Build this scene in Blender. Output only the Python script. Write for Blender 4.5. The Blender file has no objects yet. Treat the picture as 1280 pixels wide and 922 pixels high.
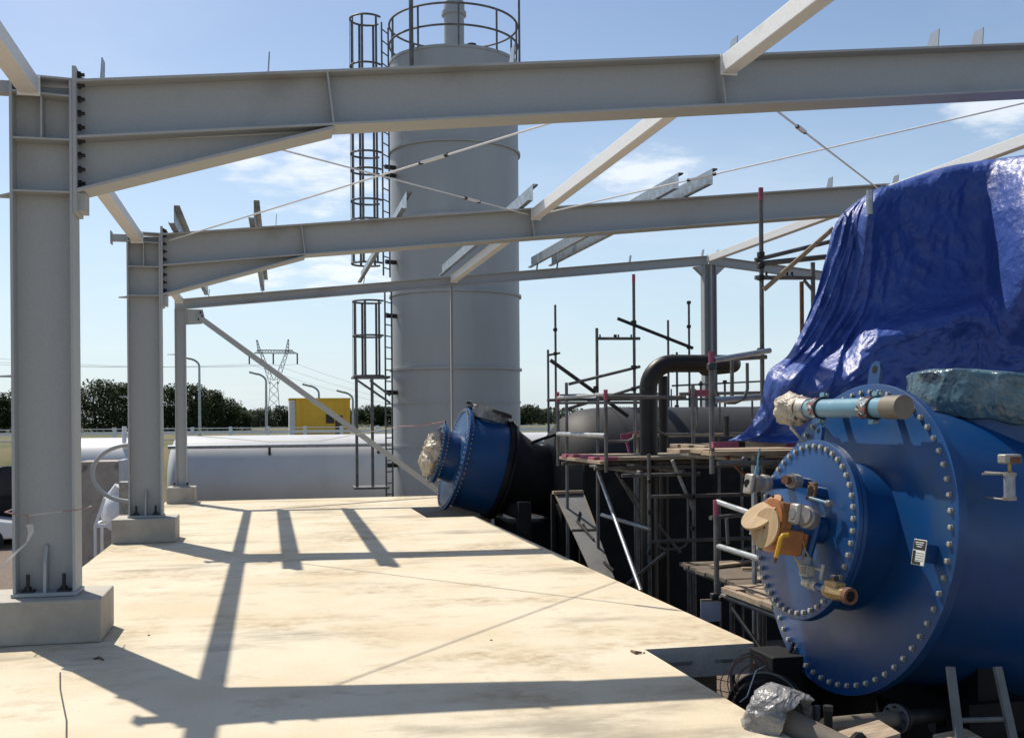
import bpy, math, random
from mathutils import Vector as V, Matrix, noise
random.seed(7)
sc = bpy.context.scene
R = math.radians

# ---------------------------------------------------------------- camera
F, CX, CY, H, HY = 1350.0, 640.0, 461.0, 1.6, 524.6
PSI, ROLL = math.atan(305/F), R(.45)
cam = bpy.data.objects.new('camera', bpy.data.cameras.new('camera'))
sc.collection.objects.link(cam); sc.camera = cam
cam.matrix_world = (Matrix.Translation((0, 0, H)) @ Matrix.Rotation(-PSI, 4, 'Z') @
                    Matrix.Rotation(math.pi/2, 4, 'X') @ Matrix.Rotation(-ROLL, 4, 'Z'))
cam.data.lens = 36*F/1280; cam.data.shift_y = (HY-CY)/1280
cam.data.clip_start = .05; cam.data.clip_end = 6000

# ---------------------------------------------------------------- sky and sun
SUN = V((-.33, .632, 1.0)).normalized()
world = bpy.data.worlds.new('World'); sc.world = world; world.use_nodes = True
nt = world.node_tree; N = nt.nodes; L = nt.links; N.clear()
out = N.new('ShaderNodeOutputWorld'); bg = N.new('ShaderNodeBackground'); bg.inputs[1].default_value = .115
sky = N.new('ShaderNodeTexSky'); sky.sky_type = 'NISHITA'; sky.sun_disc = False
sky.sun_elevation = math.asin(SUN.z); sky.sun_rotation = math.atan2(SUN.x, SUN.y)
sky.air_density = 1.0; sky.dust_density = 1.0; sky.ozone_density = 2.2; sky.altitude = 50
tc = N.new('ShaderNodeTexCoord'); sep = N.new('ShaderNodeSeparateXYZ'); L.new(tc.outputs['Generated'], sep.inputs[0])
def wmath(op, a, b=None, clamp=False):
    n = N.new('ShaderNodeMath'); n.operation = op; n.use_clamp = clamp
    for i, x in enumerate((a, b)):
        if x is None: continue
        if isinstance(x, (int, float)): n.inputs[i].default_value = x
        else: L.new(x, n.inputs[i])
    return n.outputs[0]
# clouds: noise on a plane far above, so that they flatten towards the horizon
den = wmath('ADD', wmath('MAXIMUM', sep.outputs[2], 0.0), .12)
comb = N.new('ShaderNodeCombineXYZ')
L.new(wmath('DIVIDE', sep.outputs[0], den), comb.inputs[0]); L.new(wmath('DIVIDE', sep.outputs[1], den), comb.inputs[1])
def wnoise(scale, detail, off, rough=.55):
    m = N.new('ShaderNodeVectorMath'); m.operation = 'ADD'; L.new(comb.outputs[0], m.inputs[0]); m.inputs[1].default_value = off
    n = N.new('ShaderNodeTexNoise'); n.inputs['Scale'].default_value = scale; n.inputs['Detail'].default_value = detail
    n.inputs['Roughness'].default_value = rough; L.new(m.outputs[0], n.inputs['Vector']); return n.outputs[0]
def ramp(x, a, b):
    n = N.new('ShaderNodeMapRange'); n.interpolation_type = 'SMOOTHSTEP'; L.new(x, n.inputs[0]); n.inputs[1].default_value = a; n.inputs[2].default_value = b
    return n.outputs[0]
# cumulus banks low in the sky, each a patch of fine noise round a direction
CL = [((.046, 1.0, .225), .12), ((-.02, 1.0, .235), .06), ((.075, 1.0, .135), .10), ((.0, 1.0, .135), .07), ((-.075, 1.0, .155), .05), ((.36, 1.0, .235), .10), ((.76, 1.0, .32), .08), ((-.9, .8, .2), .14), ((1.2, .6, .2), .14), ((-1, -.6, .25), .18), ((.6, -1, .22), .18)]
fine = wnoise(4.2, 10, (3.1, 7.7, 0), .62); puff = None
for (c, rad) in CL:
    l = math.sqrt(sum(q*q for q in c)); sub = N.new('ShaderNodeVectorMath'); sub.operation = 'SUBTRACT'; L.new(tc.outputs['Generated'], sub.inputs[0]); sub.inputs[1].default_value = [q/l for q in c]
    mulv = N.new('ShaderNodeVectorMath'); mulv.operation = 'MULTIPLY'; L.new(sub.outputs[0], mulv.inputs[0]); mulv.inputs[1].default_value = (1, 1, 1.9)
    ln = N.new('ShaderNodeVectorMath'); ln.operation = 'LENGTH'; L.new(mulv.outputs[0], ln.inputs[0])
    f = wmath('MULTIPLY', ramp(ln.outputs['Value'], rad, 0), .85)
    puff = f if puff is None else wmath('MAXIMUM', puff, f)
puff = wmath('MULTIPLY', ramp(puff, .02, .3), ramp(wmath('ADD', puff, wmath('MULTIPLY', wmath('SUBTRACT', fine, .5), 2.6)), .30, 1.05))
veil = wmath('MULTIPLY', ramp(wnoise(.8, 6, (9.3, 1.2, 0), .65), .45, .85), .25)
low = ramp(sep.outputs[2], .75, .12)
cov = wmath('MULTIPLY', wmath('MAXIMUM', wmath('MULTIPLY', puff, .8), veil), low, True)
hz = wmath('MULTIPLY', ramp(sep.outputs[2], .38, -.05), .66)
mixh = N.new('ShaderNodeMixRGB'); L.new(hz, mixh.inputs[0]); L.new(sky.outputs[0], mixh.inputs[1]); mixh.inputs[2].default_value = (5.7, 7.1, 8.2, 1)
mixc = N.new('ShaderNodeMixRGB'); L.new(cov, mixc.inputs[0]); L.new(mixh.outputs[0], mixc.inputs[1]); mixc.inputs[2].default_value = (8.3, 8.6, 8.9, 1)
L.new(mixc.outputs[0], bg.inputs[0]); L.new(bg.outputs[0], out.inputs[0])
sl = bpy.data.lights.new('sun', 'SUN'); sl.energy = 5.0; sl.angle = R(.53); sl.color = (1, .93, .82)
so = bpy.data.objects.new('sun', sl); sc.collection.objects.link(so); so.rotation_euler = SUN.to_track_quat('Z', 'Y').to_euler()
vs = sc.view_settings; vs.view_transform = 'Standard'; vs.look = 'None'; vs.gamma = 1; vs.exposure = .12; vs.use_curve_mapping = False
sc.render.engine = 'CYCLES'

# ---------------------------------------------------------------- pixels to points
FW = V((math.sin(PSI), math.cos(PSI), 0)); RT = V((math.cos(PSI), -math.sin(PSI), 0)); UP = V((0, 0, 1)); CAM = V((0, 0, H))
def ray(px, py):
    a, b = px-CX, py-HY; c, s = math.cos(ROLL), math.sin(ROLL)
    return FW + RT*((a*c-b*s)/F) - UP*((a*s+b*c)/F)
def atY(px, py, y): r = ray(px, py); return CAM + r*(y/r.y)
def atX(px, py, x): r = ray(px, py); return CAM + r*(x/r.x)
def atZ(px, py, z): r = ray(px, py); return CAM + r*((z-H)/r.z)
def atP(px, py, o, n): r = ray(px, py); return CAM + r*(((o-CAM).dot(n))/r.dot(n))

# ---------------------------------------------------------------- materials
def mat(name, c1, c2=None, rough=.6, metal=0., scale=6., detail=5, bump=0., bscale=60., lo=.35, hi=.65, spec=.5, coat=0., stretch=None, c3=None, s3=1., lo3=.55, hi3=.7, transl=0., rvar=0.):
    m = bpy.data.materials.new(name); m.use_nodes = True; t = m.node_tree; n = t.nodes; b = n['Principled BSDF']
    b.inputs['Roughness'].default_value = rough; b.inputs['Metallic'].default_value = metal
    b.inputs['Specular IOR Level'].default_value = spec; b.inputs['Coat Weight'].default_value = coat
    co = n.new('ShaderNodeTexCoord'); vec = co.outputs['Object']
    if stretch:
        mp = n.new('ShaderNodeMapping'); mp.inputs['Scale'].default_value = stretch; t.links.new(vec, mp.inputs[0]); vec = mp.outputs[0]
    def nz(s, d, l, h):
        x = n.new('ShaderNodeTexNoise'); x.inputs['Scale'].default_value = s; x.inputs['Detail'].default_value = d; x.inputs['Roughness'].default_value = .6
        t.links.new(vec, x.inputs['Vector'])
        r = n.new('ShaderNodeMapRange'); r.interpolation_type = 'SMOOTHSTEP'; r.inputs[1].default_value = l; r.inputs[2].default_value = h
        t.links.new(x.outputs[0], r.inputs[0]); return r.outputs[0]
    def mix(f, a, bb):
        x = n.new('ShaderNodeMixRGB'); t.links.new(f, x.inputs[0])
        for i, y in ((1, a), (2, bb)):
            if isinstance(y, tuple): x.inputs[i].default_value = (*y, 1)
            else: t.links.new(y, x.inputs[i])
        return x.outputs[0]
    if c2 is None: c2 = tuple(x*.86 for x in c1)
    f = nz(scale, detail, lo, hi); col = mix(f, c1, c2)
    if c3: col = mix(nz(s3, 6, lo3, hi3), col, c3)
    t.links.new(col, b.inputs['Base Color'])
    if rvar:
        r = n.new('ShaderNodeMapRange'); t.links.new(f, r.inputs[0]); r.inputs[3].default_value = rough-rvar; r.inputs[4].default_value = rough+rvar
        t.links.new(r.outputs[0], b.inputs['Roughness'])
    if bump:
        x = n.new('ShaderNodeTexNoise'); x.inputs['Scale'].default_value = bscale; x.inputs['Detail'].default_value = 6; t.links.new(vec, x.inputs['Vector'])
        bp = n.new('ShaderNodeBump'); bp.inputs['Strength'].default_value = bump; bp.inputs['Distance'].default_value = .02
        t.links.new(x.outputs[0], bp.inputs['Height']); t.links.new(bp.outputs[0], b.inputs['Normal'])
    if transl:
        tr = n.new('ShaderNodeBsdfTranslucent'); t.links.new(col, tr.inputs[0]); ms = n.new('ShaderNodeMixShader'); ms.inputs[0].default_value = transl
        t.links.new(b.outputs[0], ms.inputs[1]); t.links.new(tr.outputs[0], ms.inputs[2]); t.links.new(ms.outputs[0], n['Material Output'].inputs[0])
    return m
M = dict(
 steel=mat('painted_steel', (.405,.415,.41), (.37,.38,.375), .55, 0, 55, 4, .06, 250, lo=.3, hi=.7, c3=(.30,.295,.275), s3=1.1, lo3=.54, hi3=.8),
 wsteel=mat('pale_painted_steel', (.80,.80,.78), (.74,.74,.72), .5, 0, 30, 4, .05, 200, c3=(.66,.65,.61), s3=2, lo3=.58, hi3=.78),
 galv=mat('galvanised_steel', (.42,.44,.45), (.30,.32,.33), .42, .75, 9, 8, .04, 90, rvar=.1),
 dgalv=mat('weathered_tube', (.15,.148,.145), (.09,.088,.085), .55, .3, 7, 7, .08, 80, c3=(.16,.10,.07), s3=5, lo3=.6, hi3=.75),
 bolt=mat('dark_bolt', (.05,.05,.05), (.03,.03,.03), .5, .6),
 zbolt=mat('zinc_bolt', (.50,.485,.42), (.30,.285,.235), .4, .5, 30),
 plinth=mat('plinth_concrete', (.44,.41,.35), (.36,.33,.28), .9, 0, 3, 9, .25, 60, c3=(.20,.18,.15), s3=2.2, lo3=.6, hi3=.8),
 slabside=mat('slab_edge_concrete', (.62,.59,.53), (.50,.47,.42), .9, 0, 4, 8, .35, 40),
 silo=mat('silo_paint', (.37,.385,.385), (.325,.34,.34), .5, 0, .7, 8, .03, 30, stretch=(1,1,.25), c3=(.255,.265,.26), s3=.9, lo3=.58, hi3=.8),
 white=mat('white_paint', (.80,.80,.80), (.72,.73,.74), .4, 0, 1.2, 6, c3=(.6,.6,.58), s3=2, lo3=.62, hi3=.85),
 blue=mat('blue_paint', (.0035,.052,.180), (.0045,.043,.140), .34, 0, 2.5, 8, .04, 120, c3=(.022,.055,.10), s3=3.0, lo3=.52, hi3=.85, rvar=.06),
 lblue=mat('light_blue_paint', (.13,.28,.36), (.10,.23,.31), .4, 0, 5, 7, c3=(.25,.35,.40), s3=7),
 black=mat('black_paint', (.007,.007,.008), (.012,.012,.012), .7, 0, 4, 7, .05, 60, c3=(.020,.018,.017), s3=1.5, spec=.2),
 shell=mat('dark_grey_shell', (.030,.030,.032), (.022,.022,.024), .6, 0, 1.5, 7, .05, 25, stretch=(.5,1,1), c3=(.05,.05,.05), s3=1.2, lo3=.55, hi3=.8, spec=.25),
 brownpipe=mat('dark_brown_pipe', (.022,.017,.015), (.014,.012,.011), .42, 0, 4, 8, .05, 60, spec=.3, c3=(.055,.032,.022), s3=3, lo3=.6, hi3=.8),
 shadewood=mat('shaded_board', (.17,.135,.10), (.11,.088,.068), .9, 0, 3, 8, .4, 25, stretch=(1.5,10,10)),  # darkened board, the shade on the far low deck put into its colour
 tankw=mat('tank_white', (.56,.57,.575), (.52,.53,.535), .4, 0, 1.2, 6, c3=(.43,.44,.44), s3=1.6, lo3=.55, hi3=.85),
 wood=mat('scaffold_board', (.40,.31,.215), (.28,.21,.14), .85, 0, 3, 8, .3, 30, stretch=(1.5,14,14), c3=(.17,.13,.10), s3=1, lo3=.5, hi3=.75),
 ply=mat('plywood', (.42,.29,.155), (.34,.225,.115), .75, 0, 5, 8, .1, 40, stretch=(1,6,1), c3=(.33,.22,.12), s3=2, lo3=.6, hi3=.8),
 pink=mat('faded_pink_paint', (.34,.07,.13), (.22,.05,.085), .7, 0, 10, 6),
 orange=mat('orange_cast', (.40,.15,.035), (.28,.10,.025), .5, 0, 6, 7, .15, 80, c3=(.24,.10,.04), s3=4),
 yellow=mat('yellow_plastic', (.60,.34,.012), (.50,.28,.012), .45, 0, 6),
 brass=mat('brass', (.40,.27,.12), (.27,.18,.08), .4, .55, 14, 7, .15, 70),
 cast=mat('grey_casting', (.36,.34,.30), (.24,.225,.20), .5, .35, 9, 7, .12, 70, c3=(.26,.18,.12), s3=6, lo3=.6, hi3=.75),
 rust=mat('rusty_steel', (.20,.09,.05), (.11,.055,.035), .85, .1, 12, 8, .3, 70),
 tan=mat('tan_cap', (.19,.16,.12), (.15,.125,.095), .6, 0, 6),
 wrap=mat('cream_wrapping', (.66,.58,.46), (.5,.43,.33), .45, 0, 9, 8, .4, 30, transl=.15),
 film=mat('grey_plastic_film', (.30,.29,.28), (.20,.20,.20), .3, 0, 8, 8, .5, 25, coat=.4, transl=.15),
 nfilm=mat('blue_green_film', (.085,.16,.185), (.04,.09,.12), .22, 0, 4, 9, .6, 14, coat=.6, c3=(.22,.28,.29), s3=3, lo3=.55, hi3=.72),
 tarp=mat('blue_tarpaulin', (.040,.092,.36), (.032,.074,.30), .42, 0, 3, 8, .4, 22, spec=.5, c3=(.06,.115,.37), s3=1.4, transl=.16),
 plate=mat('grey_plate', (.17,.17,.165), (.12,.12,.118), .6, .1, 3, 8, .08, 50),
 glass=mat('sight_glass', (.35,.38,.42), (.25,.28,.33), .12, .2, 20),
 darkgl=mat('dark_glass', (.015,.018,.02), (.02,.02,.022), .08),
 labelw=mat('label_white', (.68,.70,.64), (.60,.62,.57), .5), labelk=mat('label_black', (.02,.02,.02), (.03,.03,.03), .5),
 labelr=mat('label_red', (.42,.10,.10), (.3,.08,.1), .5),
 tape=mat('tape_white', (.78,.74,.68), (.66,.62,.56), .5, transl=.3), taper=mat('tape_red', (.45,.20,.18), (.52,.36,.33), .5, transl=.3),
 carw=mat('car_paint', (.78,.78,.78), (.75,.75,.75), .25, 0, 3, coat=.6), tyre=mat('rubber', (.02,.02,.02), (.03,.03,.03), .9),
 contain=mat('ochre_sheet', (.90,.50,.03), (.82,.45,.03), .6, 0, 3, 6), cwhite=mat('container_white', (.75,.74,.70), (.66,.65,.62), .6),
 brownc=mat('brownish_concrete', (.38,.34,.29), (.31,.275,.235), .85, 0, 4, 8, .2, 40, c3=(.16,.14,.12), s3=3),
 lattice=mat('pylon_steel', (.25,.27,.29), (.22,.24,.26), .6, .3), wire=mat('wire', (.10,.10,.11), (.08,.08,.09), .6),
 bark=mat('bark', (.07,.05,.035), (.045,.034,.025), .9, 0, 8, 6, .4, 30),
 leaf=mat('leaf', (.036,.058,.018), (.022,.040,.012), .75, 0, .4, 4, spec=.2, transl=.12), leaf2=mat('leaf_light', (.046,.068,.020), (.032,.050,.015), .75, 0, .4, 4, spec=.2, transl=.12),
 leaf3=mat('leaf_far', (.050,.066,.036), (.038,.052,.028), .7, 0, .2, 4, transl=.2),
 twig=mat('twig', (.22,.12,.07), (.14,.08,.05), .9),
 paper=mat('notice_paper', (.55,.58,.68), (.50,.53,.62), .7))

def crease(m, scale, strength):     # flat facets with sharp creases, as in a sheet that was folded up
    t = m.node_tree; n = t.nodes; l = t.links; b = n['Principled BSDF']; old = b.inputs['Normal'].links[0].from_socket
    co = n.new('ShaderNodeTexCoord'); nz = n.new('ShaderNodeTexNoise'); nz.inputs['Scale'].default_value = 2.5; nz.inputs['Detail'].default_value = 3; l.new(co.outputs['Object'], nz.inputs['Vector'])
    ad = n.new('ShaderNodeMixRGB'); ad.blend_type = 'ADD'; ad.inputs[0].default_value = .35; l.new(co.outputs['Object'], ad.inputs[1]); l.new(nz.outputs['Color'], ad.inputs[2])
    for k, (sc_, st) in enumerate(((scale, strength), (scale*2.7, strength*.55))):
        v = n.new('ShaderNodeTexVoronoi'); v.inputs['Scale'].default_value = sc_; l.new(ad.outputs[0], v.inputs['Vector'])
        bp = n.new('ShaderNodeBump'); bp.inputs['Strength'].default_value = st; bp.inputs['Distance'].default_value = .06; l.new(v.outputs['Distance'], bp.inputs['Height']); l.new(old, bp.inputs['Normal']); old = bp.outputs[0]
    l.new(old, b.inputs['Normal'])
crease(M['tarp'], 4.5, .22); crease(M['film'], 14, .5); crease(M['wrap'], 16, .5); crease(M['nfilm'], 9, .35)

# slab top: pale, sun-bleached concrete with brown damp marks
def slab_mat():
    m = bpy.data.materials.new('slab_concrete'); m.use_nodes = True; t = m.node_tree; n = t.nodes; l = t.links; b = n['Principled BSDF']
    b.inputs['Roughness'].default_value = .85; b.inputs['Specular IOR Level'].default_value = .3
    g = n.new('ShaderNodeNewGeometry')
    def nz(s, d, lo, hi, st=(1,1,1), off=(0,0,0), rg=.6):
        mp = n.new('ShaderNodeMapping'); mp.inputs['Scale'].default_value = st; mp.inputs['Location'].default_value = off; l.new(g.outputs['Position'], mp.inputs[0])
        x = n.new('ShaderNodeTexNoise'); x.inputs['Scale'].default_value = s; x.inputs['Detail'].default_value = d; x.inputs['Roughness'].default_value = rg; l.new(mp.outputs[0], x.inputs['Vector'])
        r = n.new('ShaderNodeMapRange'); r.interpolation_type = 'SMOOTHSTEP'; r.inputs[1].default_value = lo; r.inputs[2].default_value = hi; l.new(x.outputs[0], r.inputs[0]); return r.outputs[0]
    def mul(f, k):
        x = n.new('ShaderNodeMath'); x.operation = 'MULTIPLY'; l.new(f, x.inputs[0])
        if isinstance(k, float): x.inputs[1].default_value = k
        else: l.new(k, x.inputs[1])
        return x.outputs[0]
    def mix(f, a, c):
        x = n.new('ShaderNodeMixRGB'); l.new(f, x.inputs[0])
        for i, y in ((1, a), (2, c)):
            if isinstance(y, tuple): x.inputs[i].default_value = (*y, 1)
            else: l.new(y, x.inputs[i])
        return x.outputs[0]
    col = mix(nz(.7, 6, .35, .7), (.635,.565,.43), (.57,.475,.325))
    col = mix(mul(nz(.75, 7, .49, .66, (.8,1.2,1), (2.3,1.1,0), .62), nz(9, 5, .25, .7)), col, (.38,.29,.175))
    col = mix(mul(nz(.55, 7, .53, .68, (.6,1.3,1), (7.4,3.2,0), .65), .85), col, (.27,.235,.175))
    col = mix(mul(nz(38, 3, .60, .74), .45), col, (.34,.27,.19))
    col = mix(mul(nz(5, 6, .62, .7, (.8,1.4,1)), .25), col, (.40,.33,.24))
    col = mix(mul(nz(1.6, 10, .57, .615, (1,1.2,1), (4.1,8.8,0), .7), .35), col, (.41,.33,.215))
    col = mix(mul(nz(120, 2, .64, .70), .5), col, (.30,.25,.19))
    l.new(col, b.inputs['Base Color'])
    x = n.new('ShaderNodeTexNoise'); x.inputs['Scale'].default_value = 45; x.inputs['Detail'].default_value = 8; l.new(g.outputs['Position'], x.inputs['Vector'])
    bp = n.new('ShaderNodeBump'); bp.inputs['Strength'].default_value = .18; bp.inputs['Distance'].default_value = .01; l.new(x.outputs[0], bp.inputs['Height']); l.new(bp.outputs[0], b.inputs['Normal'])
    return m
M['slab'] = slab_mat()
def ground_mat():
    m = bpy.data.materials.new('gravel_and_dry_grass'); m.use_nodes = True; t = m.node_tree; n = t.nodes; l = t.links; b = n['Principled BSDF']; b.inputs['Roughness'].default_value = .95
    g = n.new('ShaderNodeNewGeometry'); sp = n.new('ShaderNodeSeparateXYZ'); l.new(g.outputs['Position'], sp.inputs[0])
    def nz(s, d, lo, hi):
        x = n.new('ShaderNodeTexNoise'); x.inputs['Scale'].default_value = s; x.inputs['Detail'].default_value = d; l.new(g.outputs['Position'], x.inputs['Vector'])
        r = n.new('ShaderNodeMapRange'); r.inputs[1].default_value = lo; r.inputs[2].default_value = hi; l.new(x.outputs[0], r.inputs[0]); return r.outputs[0]
    def mix(f, a, c):
        x = n.new('ShaderNodeMixRGB'); l.new(f, x.inputs[0])
        for i, y in ((1, a), (2, c)):
            if isinstance(y, tuple): x.inputs[i].default_value = (*y, 1)
            else: l.new(y, x.inputs[i])
        return x.outputs[0]
    grav = mix(nz(14, 9, .3, .7), (.20,.15,.11), (.12,.09,.07))
    grass = mix(nz(.25, 6, .4, .62), (.075,.085,.026), (.17,.135,.06))
    r = n.new('ShaderNodeMapRange'); r.inputs[1].default_value = 40; r.inputs[2].default_value = 46; l.new(sp.outputs[1], r.inputs[0])
    l.new(mix(r.outputs[0], grav, grass), b.inputs['Base Color'])
    x = n.new('ShaderNodeTexNoise'); x.inputs['Scale'].default_value = 18; x.inputs['Detail'].default_value = 8; l.new(g.outputs['Position'], x.inputs['Vector'])
    bp = n.new('ShaderNodeBump'); bp.inputs['Strength'].default_value = .8; bp.inputs['Distance'].default_value = .05; l.new(x.outputs[0], bp.inputs['Height']); l.new(bp.outputs[0], b.inputs['Normal'])
    return m
M['ground'] = ground_mat()
M['asphalt'] = mat('asphalt', (.06,.06,.06), (.045,.045,.045), .9, 0, 5)

# ---------------------------------------------------------------- mesh helpers
def link(o): sc.collection.objects.link(o); return o
def thing(name, label, cat, loc=(0, 0, 0), group=None):
    o = link(bpy.data.objects.new(name, None)); o.location = loc; o.empty_display_size = .1
    o['label'] = label; o['category'] = cat
    if group: o['group'] = group
    return o
def tag(o, label=None, cat=None, group=None, kind=None):
    for k, v in (('label', label), ('category', cat), ('group', group), ('kind', kind)):
        if v: o[k] = v
    return o
def wloc(o):
    p = V(o.location)
    while o.parent: o = o.parent; p = p + V(o.location)
    return p
def frame(d):
    d = V(d).normalized(); a = V((0, 0, 1)) if abs(d.z) < .95 else V((0, 1, 0))
    x = d.cross(a).normalized(); return d, x, x.cross(d).normalized()
class MB:
    def __init__(s): s.v = []; s.f = []
    def add(s, vs, fs):
        k = len(s.v); s.v += [V(p) for p in vs]; s.f += [[i+k for i in f] for f in fs]; return s
    def box(s, a, b):
        x0, y0, z0 = (min(a[i], b[i]) for i in range(3)); x1, y1, z1 = (max(a[i], b[i]) for i in range(3))
        return s.add([(x0,y0,z0),(x1,y0,z0),(x1,y1,z0),(x0,y1,z0),(x0,y0,z1),(x1,y0,z1),(x1,y1,z1),(x0,y1,z1)],
                     [(3,2,1,0),(4,5,6,7),(0,1,5,4),(1,2,6,5),(2,3,7,6),(3,0,4,7)])
    def obox(s, c, X, Y, Z):      # centre and half-axes
        c, X, Y, Z = V(c), V(X), V(Y), V(Z); p = []
        for k in (-1, 1):
            for i, j in ((-1,-1),(1,-1),(1,1),(-1,1)): p.append(c+X*i+Y*j+Z*k)
        return s.add(p, [(3,2,1,0),(4,5,6,7),(0,1,5,4),(1,2,6,5),(2,3,7,6),(3,0,4,7)])
    def beam(s, a, b, w, h, up=(0, 0, 1)):
        a, b = V(a), V(b); d = (b-a); u = d.normalized(); x = u.cross(V(up)).normalized(); z = x.cross(u)
        return s.obox((a+b)/2, x*w/2, z*h/2, d/2)
    def prism(s, poly, ext):      # polygon of 3-D points extruded by a vector
        e = V(ext); n = len(poly); p = [V(q) for q in poly]
        return s.add(p+[q+e for q in p], [tuple(range(n))[::-1], tuple(range(n, 2*n))]+[(i, (i+1) % n, (i+1) % n+n, i+n) for i in range(n)])
    def xz(s, poly, y0, y1): return s.prism([(x, y0, z) for x, z in poly], (0, y1-y0, 0))
    def tube(s, a, b, r, n=10, r2=None, caps=True):
        a, b = V(a), V(b); d, x, y = frame(b-a); r2 = r if r2 is None else r2
        C = [(math.cos(2*math.pi*i/n), math.sin(2*math.pi*i/n)) for i in range(n)]
        vs = [a+(x*c+y*q)*r for c, q in C]+[b+(x*c+y*q)*r2 for c, q in C]
        fs = [(i, (i+1) % n, (i+1) % n+n, i+n) for i in range(n)]
        if caps: fs += [tuple(range(n))[::-1], tuple(range(n, 2*n))]
        return s.add(vs, fs)
    def path(s, pts, r, n=8, closed=False):
        pts = [V(p) for p in pts]; m = len(pts); rs = r if isinstance(r, (list, tuple)) else [r]*m; vs = []; pu = None
        for i, p in enumerate(pts):
            d = (pts[(i+1) % m]-pts[i-1]) if closed else pts[min(i+1, m-1)]-pts[max(i-1, 0)]
            d.normalize()
            if pu is None: _, x, y = frame(d)
            else: x = (pu-d*pu.dot(d)).normalized()
            y = d.cross(x); pu = x
            vs += [p+(x*math.cos(2*math.pi*k/n)+y*math.sin(2*math.pi*k/n))*rs[i] for k in range(n)]
        fs = []
        for i in range(m if closed else m-1):
            j = (i+1) % m
            fs += [(i*n+k, i*n+(k+1) % n, j*n+(k+1) % n, j*n+k) for k in range(n)]
        if not closed: fs += [tuple(range(n))[::-1], tuple(range((m-1)*n, m*n))]
        return s.add(vs, fs)
    def lathe(s, o, d, prof, n=48, caps=True):   # prof: (distance along d, radius)
        o = V(o); d, x, y = frame(d); vs = []
        for a, r in prof: vs += [o+d*a+(x*math.cos(2*math.pi*k/n)+y*math.sin(2*math.pi*k/n))*r for k in range(n)]
        fs = []
        for i in range(len(prof)-1): fs += [(i*n+k, i*n+(k+1) % n, (i+1)*n+(k+1) % n, (i+1)*n+k) for k in range(n)]
        if caps: fs += [tuple(range(n))[::-1], tuple(range((len(prof)-1)*n, len(prof)*n))]
        return s.add(vs, fs)
    def ring(s, o, d, r, t, n=32, m=6, a0=0, a1=None, ref=None):
        o = V(o); d, x, y = frame(d)
        if ref is not None: x = (V(ref)-d*V(ref).dot(d)).normalized(); y = d.cross(x)
        if a1 is None: return s.path([o+(x*math.cos(2*math.pi*k/n)+y*math.sin(2*math.pi*k/n))*r for k in range(n)], t, m, True)
        return s.path([o+(x*math.cos(a0+(a1-a0)*k/n)+y*math.sin(a0+(a1-a0)*k/n))*r for k in range(n+1)], t, m)
    def mesh(s, name, m, off=(0, 0, 0), smooth=35, bevel=0):
        me = bpy.data.meshes.new(name); o = V(off)
        me.from_pydata([tuple(p-o) for p in s.v], [], s.f); me.validate(); me.update()
        import bmesh
        b = bmesh.new(); b.from_mesh(me); bmesh.ops.recalc_face_normals(b, faces=b.faces); b.to_mesh(me); b.free()
        me.materials.append(M[m])
        if smooth:
            for p in me.polygons: p.use_smooth = True
            me.set_sharp_from_angle(angle=R(smooth))
        return me
    def build(s, name, m, parent=None, smooth=35, bevel=0, loc=None):
        off = wloc(parent) if parent else V((0, 0, 0)); lo = V((0, 0, 0))
        if parent is None:
            lo = V(loc) if loc is not None else V((sum(p.x for p in s.v)/len(s.v), sum(p.y for p in s.v)/len(s.v), min(p.z for p in s.v)))
            off = lo
        o = link(bpy.data.objects.new(name, s.mesh(name, m, off, smooth))); o.location = lo
        if parent: o.parent = parent
        if bevel:
            md = o.modifiers.new('bevel', 'BEVEL'); md.width = bevel; md.segments = 2; md.limit_method = 'ANGLE'
        return o
def inst(name, me, parent, p, rot=None):
    o = link(bpy.data.objects.new(name, me)); o.parent = parent; o.location = V(p)-wloc(parent)
    if rot is not None: o.rotation_euler = rot
    return o
def child(name, me, parent, loc=(0, 0, 0)):
    o = link(bpy.data.objects.new(name, me)); o.parent = parent; o.location = loc; return o

# ================================================================ GROUND
GZ = -2.3
def ground_h(x, y):
    t = min(max((y-44)/13, 0), 1); t = t*t*(3-2*t)
    return GZ + (2.85)*t
mb = MB(); ys = [-60, -10, 10, 30, 40, 44]+[44+13*i/10 for i in range(1, 11)]+[64, 75, 90, 120, 180, 300, 600, 1500, 4000]
xs = [-3000, -800, -300, -120, -60, -30, -15, -5, 5, 15, 30, 60, 120, 300, 800, 3000]
mb.add([(x, y, ground_h(x, y)) for y in ys for x in xs], [(j*len(xs)+i, j*len(xs)+i+1, (j+1)*len(xs)+i+1, (j+1)*len(xs)+i) for j in range(len(ys)-1) for i in range(len(xs)-1)])
tag(mb.build('ground', 'ground', loc=(0, 0, GZ)), kind='structure')
tag(MB().box((-300, 66.5, .556), (300, 72, .566)).build('road', 'asphalt', loc=(0, 69, .55)), kind='structure')

# slab with its notches, built as one outline
SL, SR, SN, YB = -2.03, 3.36, 2.54, 22.8
Y0 = -3.0
outl = [(SL, Y0), (SN, Y0), (SN, 7.12), (SR, 7.12), (SR, 17.68), (SN, 17.68), (SN, 19.86), (4.3, 19.86), (4.3, YB), (SL, YB)]
slab = thing('concrete_slab', '', '', (0, 8, 0)); del slab['label'], slab['category']; slab['kind'] = 'structure'
me = MB()
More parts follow.
